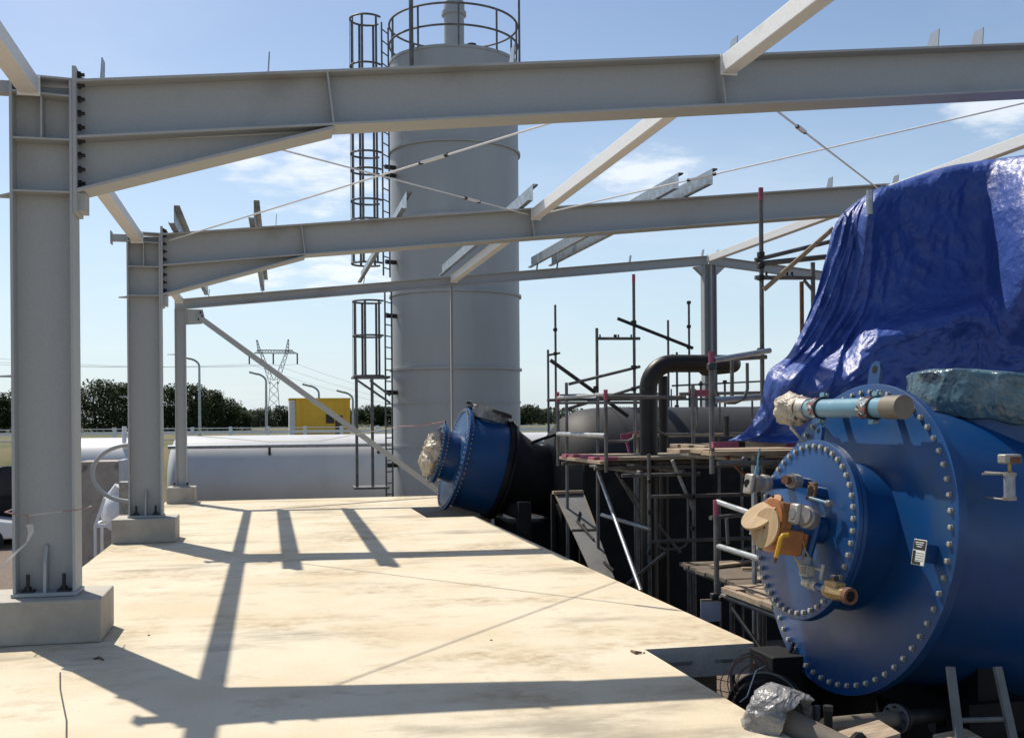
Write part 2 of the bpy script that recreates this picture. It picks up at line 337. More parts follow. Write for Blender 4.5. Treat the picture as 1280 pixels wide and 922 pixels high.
# top built from strips so each is convex
def strip(x0, x1, y0, y1): return MB().box((x0, y0, -.05), (x1, y1, 0))
top = MB(); rects = [(SL, SN, Y0, 7.12), (SL, SR, 7.12, 17.68), (SL, SN, 17.68, 19.86), (SL, 4.3, 19.86, YB)]
for x0, x1, y0, y1 in rects:
    nx = 6; top.add([(x0, y0, 0), (x1, y0, 0), (x1, y1, 0), (x0, y1, 0)], [(0, 1, 2, 3)])
top.build('slab_top', 'slab', slab, smooth=0)
sd = MB(); n = len(outl)
for i in range(n):
    a, b = outl[i], outl[(i+1) % n]
    sd.add([(a[0], a[1], 0), (b[0], b[1], 0), (b[0], b[1], -.215), (a[0], a[1], -.215)], [(0, 1, 2, 3)])
sd.add([(x, y, -.215) for x, y in outl], [tuple(range(n))])
sd.build('slab_edge', 'slabside', slab, smooth=0)
for x in (2.68, 3.06):
    r = MB().box((x, 7.1185, -.125), (x+.21, 7.125, -.10)); r.build('formwork_slot', 'brownc', slab, smooth=0)
    MB().box((x+.05, 7.108, -.118), (x+.21, 7.119, -.104)).build('slot_strip', 'galv', slab, smooth=0)
# supporting wall of the slab underneath
MB().box((SL+.3, Y0+.2, GZ), (SN-.35, YB-.3, -.215)).build('slab_foundation', 'brownc', slab, smooth=0)
MB().box((SN-.35, 7.5, GZ), (SR-.12, 17.4, -.215)).build('slab_foundation', 'brownc', slab, smooth=0)
MB().box((SN-.35, 20.0, GZ), (4.1, YB-.3, -.215)).build('slab_foundation', 'brownc', slab, smooth=0)

# ================================================================ PORTAL FRAMES
Y1, Y2, Y3 = 8.70, 15.45, 22.5
XL, XR, XE, RID = -1.84, -1.405, -1.375, 9.6
PZ = .32; SLO = .1025
def zt(x): return 4.165 + SLO*(x+1.35) if x <= RID else 2*(4.165+SLO*(RID+1.35))-(4.165+SLO*(x+1.35))
def stiff(T, x0, x1, z, Yc, t=.014, dz=0):
    for s in (-1, 1): MB().prism([(x0, Yc+s*.007, z), (x1, Yc+s*.007, z+dz), (x1, Yc+s*.148, z+dz), (x0, Yc+s*.148, z)], (0, 0, t)).build('stiffener', 'steel', T, smooth=0)
hexb = MB().lathe((0, 0, 0), (1, 0, 0), [(0, .026), (.024, .026), (.024, .014), (.05, .014)], 6).mesh('bolt', 'bolt', smooth=20)
def column(Yc, lab):
    T = thing('steel_column', lab, 'column', ((XL+XR)/2, Yc, PZ), 'steel columns of the portal frames')
    zb, ztop = PZ+.03, 4.17
    MB().box((XL, Yc-.15, zb), (XL+.021, Yc+.15, ztop)).build('flange', 'steel', T, bevel=.003, smooth=0)
    MB().box((XR-.021, Yc-.15, zb), (XR, Yc+.15, ztop-.02)).build('flange', 'steel', T, bevel=.003, smooth=0)
    MB().box((XL+.021, Yc-.006, zb), (XR-.021, Yc+.006, ztop-.04)).build('web', 'steel', T, smooth=0)
    MB().box((XL-.012, Yc-.165, PZ+.004), (XR+.014, Yc+.165, zb)).build('base_plate', 'steel', T, bevel=.003, smooth=0)
    for s in (-1, 1):
        xm = (XL+XR)/2
        MB().prism([(xm-.011, Yc+s*.007, zb), (xm-.011, Yc+s*.14, zb), (xm-.011, Yc+s*.12, zb+.22), (xm-.011, Yc+s*.05, zb+.34), (xm-.011, Yc+s*.007, zb+.34)], (.022, 0, 0)).build('gusset', 'steel', T, smooth=0)
        for x in (xm-.125, xm+.125):
            b = MB().tube((x, Yc+s*.08, zb+.02), (x, Yc+s*.08, zb+.13), .013, 8); b.lathe((x, Yc+s*.08, zb+.014), (0, 0, 1), [(0, .026), (.024, .026)], 6); b.box((x-.045, Yc+s*.08-.045, zb), (x+.045, Yc+s*.08+.045, zb+.014))
            b.build('anchor_bolt', 'bolt', T, smooth=20)
        MB().box((xm-.006, Yc+s*.007, 3.715), (xm+.006, Yc+s*.13, 4.03)).build('rib', 'steel', T, smooth=0)
    stiff(T, XL+.021, XR-.021, 3.31, Yc); stiff(T, XL+.021, XR-.021, 3.70, Yc); stiff(T, XL+.021, XR-.021, 4.045, Yc, dz=-.02)
    MB().prism([(XL-.02, Yc-.15, ztop), (XR, Yc-.15, ztop-.018), (XR, Yc+.15, ztop-.018), (XL-.02, Yc+.15, ztop)], (0, 0, .014)).build('cap_plate', 'steel', T, smooth=0)
    for z in (1.95, 3.30):
        MB().prism([(XL, Yc-.10, z), (XL-.13, Yc+.04, z), (XL-.13, Yc+.08, z), (XL, Yc+.1, z)], (0, 0, .012)).build('girt_cleat', 'steel', T, smooth=0)
    st = MB().box((XL-.20, Yc-.05, 4.06), (XL, Yc+.05, 4.15)); st.box((XL-.215, Yc-.08, 4.02), (XL-.20, Yc+.08, 4.19)); st.build('eave_stub', 'steel', T, smooth=0)
    return T
def rafter(Yc, lab, clx, extra_stiff, x_end=RID):
    T = thing('steel_rafter', lab, 'rafter', (XE, Yc, 4.0), 'sloping roof rafters of the portal frames')
    D = .44; tf = .021; X0 = XE
    def flange(za, zb_, xa, xb, nm='flange'):
        MB().xz([(xa, za), (xb, zb_), (xb, zb_+tf), (xa, za+tf)], Yc-.15, Yc+.15).build(nm, 'steel', T, bevel=.003, smooth=0)
    flange(zt(X0)-tf, zt(x_end)-tf, X0, x_end)
    flange(zt(X0)-D, zt(x_end)-D, X0, x_end)
    MB().xz([(X0, zt(X0)-D+tf), (x_end, zt(x_end)-D+tf), (x_end, zt(x_end)-tf), (X0, zt(X0)-tf)], Yc-.006, Yc+.006).build('web', 'steel', T, smooth=0)
    hx = .52; hz = zt(hx)-D
    MB().xz([(X0, 3.35), (hx-.06, hz-.02), (X0, zt(X0)-D)], Yc-.005, Yc+.005).build('haunch_web', 'steel', T, smooth=0)
    MB().xz([(X0, 3.325), (hx, hz-.028), (hx, hz-.002), (X0, 3.35)], Yc-.15, Yc+.15).build('haunch_flange', 'steel', T, bevel=.003, smooth=0)
    MB().box((XR+.001, Yc-.15, 3.17), (XE, Yc+.15, 4.26)).build('end_plate', 'steel', T, bevel=.003, smooth=0)
    MB().box((XE, Yc-.10, 3.19), (XE+.05, Yc+.10, 3.325)).build('haunch_seat', 'steel', T, smooth=0)
    for k in range(8):
        z = 3.40 + k*.105
        for s in (-1, 1):
            if 1: inst('bolt', hexb, T, (XE, Yc+s*.075, z))
    inst('bolt', hexb, T, (XE, Yc-.075, 4.215)); inst('bolt', hexb, T, (XE, Yc+.075, 4.215))
    for x in extra_stiff:
        for s in (-1, 1):
            MB().xz([(x-.007, zt(x)-D+tf), (x+.007, zt(x)-D+tf), (x-.038, zt(x-.045)-tf), (x-.052, zt(x-.045)-tf)], Yc+s*.006, Yc+s*.145).build('stiffener', 'steel', T, smooth=0)
    for x in clx:
        MB().prism([(x, Yc-.10, zt(x)-.002), (x, Yc+.09, zt(x)-.002), (x+.012, Yc+.03, zt(x)+.17), (x+.012, Yc-.10, zt(x)+.17)], (.009, 0, 0)).build('purlin_cleat', 'galv', T, smooth=0)
    return T
column(Y1, 'nearest and largest grey steel column at the left edge')
column(Y2, 'middle grey steel column, second along the left side')
rafter(Y1, 'nearest grey roof rafter crossing the whole top of the view', [atY(p, 70, Y1).x for p in (127, 334, 638, 914, 1164, 1219)], (.52, 3.82))
rafter(Y2, 'second grey roof rafter, running behind the nearest one to the tarpaulin', [atY(p, 250, Y2).x for p in (344, 1036, 1118)], (.52, 3.82, 9.5))
# gable frame of lighter sections
T = thing('gable_column', 'slim grey corner column, farthest on the left side', 'column', (-1.64, Y3, PZ), 'steel columns of the portal frames')
for x in (-1.80, -1.60): MB().box((x, Y3-.08, PZ+.03), (x+.014, Y3+.08, 3.86)).build('flange', 'steel', T, smooth=0)
MB().box((-1.786, Y3-.005, PZ+.03), (-1.60, Y3+.005, 3.86)).build('web', 'steel', T, smooth=0)
MB().box((-1.85, Y3-.14, PZ+.004), (-1.54, Y3+.14, PZ+.03)).build('base_plate', 'steel', T, smooth=0)
for x in (-1.82, -1.57): MB().tube((x, Y3-.1, PZ+.03), (x, Y3-.1, PZ+.09), .02, 6).build('anchor_bolt', 'bolt', T)
for z in (1.95, 2.95): MB().prism([(-1.80, Y3-.06, z), (-1.95, Y3+.02, z), (-1.80, Y3+.06, z)], (0, 0, .012)).build('girt_cleat', 'steel', T, smooth=0)
def zg(x): return zt(x)-.07
def gable(x0, x1, lab, cl):
    T = thing('gable_rafter', lab, 'rafter', (x0, Y3, zg(x0)-.3), 'sloping roof rafters of the portal frames')
    D = .20
    for dz in (0, D-.012):
        MB().xz([(x0, zg(x0)-dz-.012), (x1, zg(x1)-dz-.012), (x1, zg(x1)-dz), (x0, zg(x0)-dz)], Y3-.07, Y3+.07).build('flange', 'steel', T, smooth=0)
    MB().xz([(x0, zg(x0)-D), (x1, zg(x1)-D), (x1, zg(x1)-.012), (x0, zg(x0)-.012)], Y3-.005, Y3+.005).build('web', 'steel', T, smooth=0)
    for x in cl: MB().prism([(x, Y3-.06, zg(x)-.002), (x, Y3+.06, zg(x)-.002), (x+.02, Y3+.06, zg(x)+.15), (x+.02, Y3-.06, zg(x)+.15)], (.009, 0, 0)).build('purlin_cleat', 'galv', T, smooth=0)
    return T
gable(-1.80, RID-.008, 'thin grey gable rafter rising from the corner column to the ridge post', (-1.2+.05, -.1, 1.95, 5.65, 6.1, 7.75, 9.45))
gable(RID+.008, 14.5, 'short grey gable rafter falling to the right behind the tarpaulin', (9.8,))
T = thing('gable_post', 'slender grey gable post standing in front of the silo', 'post', (3.8, Y3, 0), 'posts of the gable wall')
for x in (3.77, 3.82): MB().box((x, Y3-.035, .012), (x+.006, Y3+.035, zg(3.8)-.2)).build('flange', 'steel', T, smooth=0)
MB().box((3.776, Y3-.003, .012), (3.82, Y3+.003, zg(3.8)-.2)).build('web', 'steel', T, smooth=0)
MB().box((3.70, Y3-.1, 0), (3.90, Y3+.1, .012)).build('base_plate', 'steel', T, smooth=0)
T = thing('ridge_post', 'wide grey post under the roof ridge behind the elbow pipe', 'post', (RID, Y3, GZ), 'posts of the gable wall')
for x in (RID-.15, RID+.13): MB().box((x, Y3-.10, GZ), (x+.02, Y3+.10, zg(RID)-.2)).build('flange', 'steel', T, smooth=0)
MB().box((RID-.13, Y3-.006, GZ), (RID+.13, Y3+.006, zg(RID)-.205)).build('web', 'steel', T, smooth=0)
MB().box((RID-.012, Y3-.16, GZ), (RID+.012, Y3-.006, zg(RID)-.22)).build('web', 'steel', T, smooth=0)
for s in (-1, 1): MB().xz([(RID+s*.15, zg(RID)-.45), (RID+s*.15, zg(RID)-.23), (RID+s*.36, zg(RID)-.26)], Y3-.08, Y3+.08).build('knee_bracket', 'steel', T, smooth=0)
T = thing('diagonal_brace', 'long grey diagonal brace falling from the corner column across the tanks', 'brace', (-1.5, Y3-.02, 3.6))
MB().beam((-1.35, Y3-.045, 3.72), (3.55, Y3-.045, .06), .05, .11, up=(.6, 0, .8)).build('angle_bar', 'steel', T, smooth=0)
MB().xz([(-1.585, 3.86), (-1.585, 3.55), (-1.28, 3.57), (-1.22, 3.68), (-1.26, 3.86)], Y3-.02, Y3-.008).build('gusset_plate', 'steel', T, smooth=0)
for x, z in ((-1.30, 3.80), (-1.27, 3.72), (-1.34, 3.66)): MB().tube((x, Y3-.075, z), (x, Y3-.02, z), .02, 6).build('bolt', 'bolt', T)

# plinths
for i, (x0, x1, yc, dy, l) in enumerate(((-2.25, -1.20, Y1, .34, 'largest concrete plinth under the nearest column'), (-2.03, -1.22, Y2, .36, 'middle concrete plinth under the second column'), (-1.96, -1.42, Y3, .30, 'smallest concrete plinth under the far corner column'))):
    o = MB().box((x0, yc-dy, 0.002), (x1, yc+dy, PZ)).build('concrete_plinth', 'plinth', bevel=.012, smooth=0); tag(o, l, 'plinth', 'concrete plinths under the columns')

# struts between the frames
def strut(x, w, zb, h, ya, yb, lab, grp, m='wsteel'):
    T = thing('roof_strut', lab, 'strut', (x, (ya+yb)/2, zb), grp)
    MB().box((x-w/2, ya+.02, zb), (x+w/2, yb-.02, zb+h)).build('tube_section', m, T, bevel=.006, smooth=0)
    for y in (ya+.008, yb-.02): MB().box((x-w/2-.01, y, zb-.015), (x+w/2+.01, y+.012, zb+h+.01)).build('end_plate', m, T, smooth=0)
g = 'struts joining the frames lengthwise'
strut(-1.70, .14, 4.03, .12, 1.5, Y1-.15, 'eave strut leaving the top left corner above the nearest column', g)
strut(-1.70, .14, 4.03, .12, Y1+.15, Y2-.15, 'eave strut between the nearest column and the middle column', g)
strut(-1.70, .12, 3.98, .10, Y2+.15, Y3-.09, 'eave strut behind the middle column', g)
zs = zt(3.82)-.17
strut(3.84, .13, zs, .15, 2.2, Y1-.15, 'white-edged strut leaving the top of the view in front of the nearest rafter', g)
strut(3.84, .13, zs, .15, Y1+.15, Y2-.15, 'pale strut under the sky between the nearest and second rafters', g)
strut(3.84, .13, zs-.02, .15, Y2+.15, Y3-.075, 'pale strut crossing the silo between second and gable rafters', g)
zr = zt(RID)-.20
strut(RID, .13, zr, .15, Y1+.15, Y2-.15, 'ridge strut entering from the right edge above the tarpaulin', g)
strut(RID, .13, zr-.02, .15, Y2+.15, Y3-.075, 'ridge strut between the tarpaulin and the ridge post', g)

# loose galvanised purlins lying on the two far frames
PL = ['leftmost purlin, directly over the middle column', 'second purlin from the left, seen almost end-on', 'purlin whose end shows against the left side of the silo',
      'short-looking purlin beside the pale strut at the silo', 'left one of the pair of purlins right of the silo', 'right one of the pair of purlins right of the silo']
for i, (x, x3, ye) in enumerate(((-1.17, -1.17, 14.65), (-.16, -.05, 14.65), (1.87, 1.93, 14.7), (3.66, 3.66, 14.75), (5.78, 5.62, 14.6), (6.24, 6.08, 14.45))):
    T = thing('roof_purlin', 'galvanised ' + PL[i], 'purlin', (x, ye, zt(x)), 'galvanised purlins lying on the far rafters')
    z0, z1 = zt(x)+.004, zt(x)+.008; ya, yb = ye, Y3+.35; hgt = .23
    def rib(dx0, dz0, dx1, dz1, nm):
        p = [(x+dx0, ya, z0+dz0), (x+dx1, ya, z0+dz1), (x3+dx1, yb, z1+dz1), (x3+dx0, yb, z1+dz0)]
        nrm = (V(p[1])-V(p[0])).cross(V(p[3])-V(p[0])).normalized()*.003
        MB().prism(p, nrm).build(nm, 'galv', T, smooth=0)
    rib(0, 0, 0, hgt, 'web'); rib(0, hgt, .07, hgt, 'top_flange'); rib(-.07, 0, 0, 0, 'bottom_flange'); rib(.07, hgt, .07, hgt-.02, 'lip'); rib(-.07, 0, -.07, .02, 'lip')

# tie rods
def rod(a, b, lab, t, r=.011, tl=.17):
    a, b = V(a), V(b); d = (b-a).normalized(); T = thing('tie_rod', lab, 'tie rod', a, 'crossing roof tie rods')
    MB().tube(a, b, r, 8).build('rod', 'wsteel', T)
    c = a.lerp(b, t); tb = MB()
    _, x, y = frame(d)
    for s in (-1, 1): tb.beam(c-d*tl+x*s*.022, c+d*tl+x*s*.022, .012, .022, up=y)
    tb.build('turnbuckle', 'wsteel', T, smooth=0)
    for s in (-1, 1): MB().tube(c+d*s*tl, c+d*s*(tl+.04), .022, 8).build('nut', 'bolt', T)
zq = lambda x: zt(x)-.09
rod((-1.30, Y2-.05, zq(-1.3)), (3.78, Y1+.1, zq(3.78)), 'tie rod rising right from the middle column to the nearest rafter', .60)
rod((3.74, Y2-.1, zq(3.74)), (-1.30, Y1+.1, zq(-1.3)), 'tie rod falling right across the silo to the second rafter', .22, .009)
rod((3.96, Y2-.1, zq(3.96)), (9.5, Y1+.1, zq(9.5)), 'tie rod rising right out of view above the tarpaulin', .30)
rod((9.45, Y2-.1, zq(9.45)), (3.95, Y1+.1, zq(3.95)), 'tie rod falling right to the ridge beside the tarpaulin', .66, .012)

# ================================================================ SILO
SX, SY, SRAD = 4.76, 27.6, 1.655
ZT = atY(568, 57, SY-SRAD).z
T = thing('steel_silo', 'tall grey cylindrical silo with railed roof and caged ladder', 'silo', (SX, SY, GZ))
zring = [atY(568, py, SY-SRAD).z for py in (558, 502, 459, 362, 266, 174)]
zz = [GZ]+zring+[ZT]
for i in range(len(zz)-1):
    MB().lathe((SX, SY, 0), (0, 0, 1), [(zz[i], SRAD), (zz[i+1], SRAD)], 72, caps=False).build('shell_course', 'silo', T, smooth=40)
for i, z in enumerate(zring):
    big = .055 if i > 1 else .02
    MB().lathe((SX, SY, 0), (0, 0, 1), [(z-.03, SRAD-.01), (z-.03, SRAD+big), (z+.03, SRAD+big), (z+.03, SRAD-.01)], 72, caps=False).build('ring_flange', 'silo', T)
MB().lathe((SX, SY, 0), (0, 0, 1), [(ZT-.02, SRAD+.02), (ZT+.05, SRAD+.02), (ZT+.05, SRAD), (ZT+.14, .35), (ZT+.15, 0.05)], 72).build('roof_cone', 'silo', T, smooth=30)
zv, zv2 = atY(565, 20, SY).z-ZT, atY(565, 4, SY).z-ZT
vp = MB().lathe((SX, SY-.1, 0), (0, 0, 1), [(ZT+.1, .26), (ZT+zv-.04, .26), (ZT+zv-.04, .32), (ZT+zv+.05, .32), (ZT+zv+.05, .275), (ZT+zv2-.04, .275), (ZT+zv2, .25)], 32); vp.build('vent_pipe', 'silo', T)
MB().tube((SX+.25, SY-1.2, ZT+.04), (SX+.25, SY-1.2, ZT+.22), .12, 14).build('roof_fitting', 'bolt', T)
rg = SRAD+.0
HR = atY(568, 3, SY-SRAD).z-ZT
for h, nm in ((HR*.5, 'mid_rail'), (HR, 'top_rail')): MB().ring((SX, SY, ZT+h), (0, 0, 1), rg, .028, 64, 8).build(nm, 'dgalv', T)
for k in range(10):
    a = 2*math.pi*(k+.35)/10; p = V((SX+rg*math.cos(a), SY+rg*math.sin(a), 0))
    MB().tube(p+V((0, 0, ZT)), p+V((0, 0, ZT+HR)), .026, 8).build('rail_post', 'dgalv', T)
for px, dy, r, top in ((514, -1.4, .055, 2.6), (649, -.6, .03, 3.2)):
    p = atY(px, 40, SY+dy); MB().tube((p.x, p.y, ZT-.5), (p.x, p.y, ZT+top), r, 8).build('mast', 'dgalv', T)
# ladder with safety cage: one child of the silo, its pieces below it
LX, LY = SX-SRAD-.22, SY-.75
def ladder(z0, z1, hoops, lx, cx, parent_name):
    lad = MB()
    for s in (-1, 1): lad.box((lx+s*.10-.02, LY+s*.17-.02, z0), (lx+s*.10+.02, LY+s*.17+.02, z1))
    P = lad.build(parent_name, 'dgalv', T, smooth=0)
    z = z0+.2; rm = MB().tube((-.1, -.17, 0), (.1, .17, 0), .016, 8).mesh('rung', 'dgalv')
    while z < z1: inst('rung', rm, P, (lx, LY, z)); z += .28
    for zh in hoops:
        MB().ring((cx, LY, zh), (0, 0, 1), .40, .026, 28, 6, R(38), R(322), ref=(1, 0, 0)).build('cage_hoop', 'dgalv', P)
    za, zb = min(hoops), max(hoops)
    for a in (60, 110, 150, 180, 210, 250, 300):
        c, s = math.cos(R(a)), math.sin(R(a)); MB().obox((cx+.41*c, LY+.41*s, (za+zb)/2), (-s*.03, c*.03, 0), (c*.005, s*.005, 0), (0, 0, (zb-za)/2)).build('cage_strap', 'dgalv', P, smooth=0)
    return P
zp = lambda py: atY(460, py, LY).z
ladder(zp(345), zp(30), [zp(y) for y in (25, 84, 137, 193, 214, 252, 276, 330)], LX+.02, LX-.44, 'upper_ladder')
ladder(GZ+.2, zp(360), [zp(y) for y in (377, 420, 470)], LX+.05, LX-.42, 'lower_ladder')
pf = MB().box((LX-.85, LY-.42, zp(473)), (LX+.05, LY+.42, zp(473)+.05)); P = pf.build('ladder_platform', 'dgalv', T, smooth=0)
for x in (LX-.78, LX-.40): MB().box((x-.035, LY-.40, zp(607)), (x+.035, LY-.34, zp(473))).build('hanger', 'dgalv', P, smooth=0)
MB().box((LX-.85, LY-.42, zp(610)), (LX+.0, LY+.42, zp(610)+.05)).build('lower_step', 'dgalv', P, smooth=0)
for a in (0, .30): MB().beam((LX-.75+a, LY-.36, zp(476)), (LX+.05, LY-.30, zp(476)-.55+a*.6), .04, .05).build('bracket', 'dgalv', P, smooth=0)
for py in (205, 215, 325, 393, 490, 582): MB().tube((LX+.02, LY+.2, zp(py)), (LX+.45, LY+.35, zp(py)), .06, 8).build('wall_bracket', 'bolt', T)

# ================================================================ TANKS BEHIND THE SLAB
T = thing('storage_tank', 'long white horizontal tank lying behind the far end of the slab', 'tank', (2.6, 31.6, GZ))
TR, TZ, TY = 1.27, -.05, 31.6
prof = [(0, .02)]+[(.34*(1-math.cos(a)), TR*math.sin(a)) for a in [R(x) for x in range(12, 91, 13)]]+[(.40, TR)]
xl, xr_ = -2.75, 9.2
MB().lathe((xl, TY, TZ), (1, 0, 0), prof+[(xr_-xl-.4, TR)]+[(xr_-xl-a, r) for a, r in prof[::-1][1:]], 64).build('vessel', 'tankw', T, smooth=40)
for x in (-1.8, 2.5, 6.8): MB().box((x, TY-1.0, GZ), (x+.35, TY+1.0, TZ-.75)).build('saddle', 'brownc', T, smooth=0)
zpp = atY(350, 557, TY-1.0).z
MB().tube((xl+.1, TY-1.02, zpp), (8.2, TY-1.02, zpp), .055, 10).build('side_pipe', 'galv', T)
for x in (.0, 3.0, 6.0): MB().box((x, TY-1.05, zpp-.25), (x+.07, TY-.98, zpp)).build('pipe_hanger', 'bolt', T, smooth=0)
T = thing('storage_tank', 'shorter white tank between the nearest and the middle column', 'tank', (-4.4, 29.5, GZ))
TR2, TZ2 = 1.12, .10
prof2 = [(a*.9, r*TR2/TR) for a, r in prof]; x0, x1 = -8.0, -2.95
x0 = -5.4
MB().lathe((x0, 29.5, TZ2), (1, 0, 0), prof2+[(x1-x0-.36, TR2)]+[(x1-x0-a, r) for a, r in prof2[::-1][1:]], 64).build('vessel', 'tankw', T, smooth=40)
for x in (-5.0, -3.7): MB().box((x, 28.7, GZ), (x+.3, 30.3, TZ2-.6)).build('saddle', 'brownc', T, smooth=0)
p = atY(156, 545, 28.9); vv = MB()
vv.tube((p.x, 28.8, p.z-.75), (p.x, 28.8, p.z+.25), .055, 10); vv.tube((p.x+.14, 28.8, p.z-.3), (p.x+.14, 28.8, p.z+.20), .04, 10); vv.tube((p.x, 28.8, p.z+.05), (p.x+.3, 28.8, p.z+.05), .05, 8); vv.tube((p.x+.02, 28.8, p.z-.25), (p.x+.24, 28.8, p.z-.25), .09, 10)
vv.build('valve_riser', 'white', T)
a, b = atY(98, 577, 26.0), atY(148, 640, 26.0)
T = thing('equipment_cabinet', 'brownish grey box behind the hooped pipe beside the middle column', 'cabinet', (a.x, 26, GZ))
MB().box((a.x, 26, GZ), (b.x, 27.2, a.z)).build('housing', 'brownc', T, bevel=.02, smooth=0)
MB().box((b.x, 26.05, GZ), (b.x+.09, 27.1, a.z+.02)).build('side_panel', 'tankw', T, smooth=0)
MB().tube((a.x+.72, 25.93, a.z-.65), (a.x+.72, 26, a.z-.65), .05, 8).build('handle', 'black', T)
# hooped pipe
T = thing('hooped_pipe', 'large grey tube bent into a hoop left of the middle column', 'pipe', (-2.3, 19, GZ), None)
c = atY(163, 591, 19.0); hp = [V((c.x+.45, 19, c.z+.47))]+[V((c.x+.49*math.cos(a)*1.22, 19, c.z+.47*math.sin(a))) for a in [R(90+180*k/24) for k in range(25)]]+[V((c.x+.45, 19, c.z-.47))]
MB().path(hp, .037, 10).build('bent_tube', 'silo', T)
MB().tube((c.x+.6-.42, 19, GZ), (c.x+.6-.42, 19, c.z-.44), .03, 8).build('leg', 'silo', T)
# small skid vessel
p = atY(140, 632, 21.0)
T = thing('skid_vessel', 'small white dished vessel on a white frame behind the middle plinth', 'tank', (p.x, 21, GZ))
MB().lathe((p.x-.20, 21, p.z-.10), (1, 0, 0), [(0, .03), (.02, .14), (.07, .26), (.16, .34), (.28, .37), (1.0, .37)], 40).build('vessel', 'white', T, smooth=40)
MB().tube((p.x-.02, 20.95, p.z+.15), (p.x+.14, 20.9, p.z+.36), .09, 14).build('nozzle', 'white', T)
MB().box((p.x+.18, 20.55, p.z-.12), (p.x+.42, 20.8, p.z+.46)).build('control_box', 'cast', T, bevel=.01, smooth=0)
a0, a1, a2 = atY(131, 622, 20.6), atY(119, 657, 20.6), atY(165, 656, 20.6)
fr = MB(); fr.beam(a0, a1, .05, .06, up=(0, 1, 0)); fr.beam(a1, a2, .05, .06); fr.beam((a1.x, 20.6, a1.z), (a1.x, 21.4, a1.z), .05, .06); fr.beam((a1.x, 21.4, a1.z), (a1.x, 21.4, GZ), .05, .06, up=(0, 1, 0)); fr.beam((a1.x, 20.6, a1.z), (a1.x, 20.6, GZ), .05, .06, up=(0, 1, 0)); fr.beam((a2.x, 20.6, a2.z), (a2.x, 20.6, GZ), .05, .06, up=(0, 1, 0))
fr.build('frame', 'white', T, smooth=0)

# barrier tapes
def ribbon(pts, w, ws, n=6, thick=.0006):
    vs = []
    for i, (p, wd) in enumerate(zip(pts, ws)): p, wd = V(p), V(wd).normalized()*w/2; vs += [p-wd, p+wd]
    m = MB(); m.add(vs, [(2*i, 2*i+1, 2*i+3, 2*i+2) for i in range(len(pts)-1)]); return m
yc = Y1-.158
T = thing('barrier_tape', 'twisted red and white tape tied round the nearest column, loose end hanging', 'tape', (XL, yc, .8))
A, B, C_ = atY(8, 640, yc), atY(35, 644, yc), atY(104, 636, yc)
MB().path([A+V((-.02, .3, 0)), A+V((-.015, .02, 0)), A.lerp(B, .5)+V((0, -.01, -.004)), B+V((0, -.012, 0))], .0045, 6).build('tape_band', 'taper', T)
MB().path([B+V((0, -.012, 0)), B.lerp(C_, .4)+V((0, -.008, .002)), C_+V((.006, -.004, 0)), C_+V((.01, .3, 0))], .0035, 6).build('tape_band', 'tape', T)
MB().path([B.lerp(C_, .62)+V((0, -.008, .001)), C_+V((.008, -.006, .001)), C_+V((.016, .2, .001))], .0040, 6).build('tape_band', 'taper', T)
MB().path([B+V((0, -.014, .012)), B+V((.002, -.02, -.05)), B+V((-.004, -.02, -.11))], [.008, .005, .006], 6).build('tape_knot', 'taper', T)
pts = [atY(37, 655, yc-.03), atY(39, 665, yc-.04), atY(34, 678, yc-.06), atY(20, 690, yc-.08), atY(8, 702, yc-.10), atY(-4, 716, yc-.10)]
ribbon(pts, .045, [(1, .2, .0), (.8, .5, .3), (.5, .3, .8), (.3, .3, .9), (.35, .2, .9), (.4, .2, .9)]).build('tape_tail', 'tape', T)
T = thing('barrier_tape', 'faint red and white tape strung across the foot of the silo', 'tape', (2.2, 21, 1.4))
a, b = atY(496, 533, 21.2), atY(560, 526, 20.2); MB().path([a, a.lerp(b, .5)-V((0, 0, .03)), b], .012, 6).build('tape_band', 'taper', T)
MB().path([V((-1.6, Y3-.1, 1.35)), V((0, 22.3, 1.2)), V((1, 22, 1.2)), a], .006, 6).build('tape_band', 'tape', T)

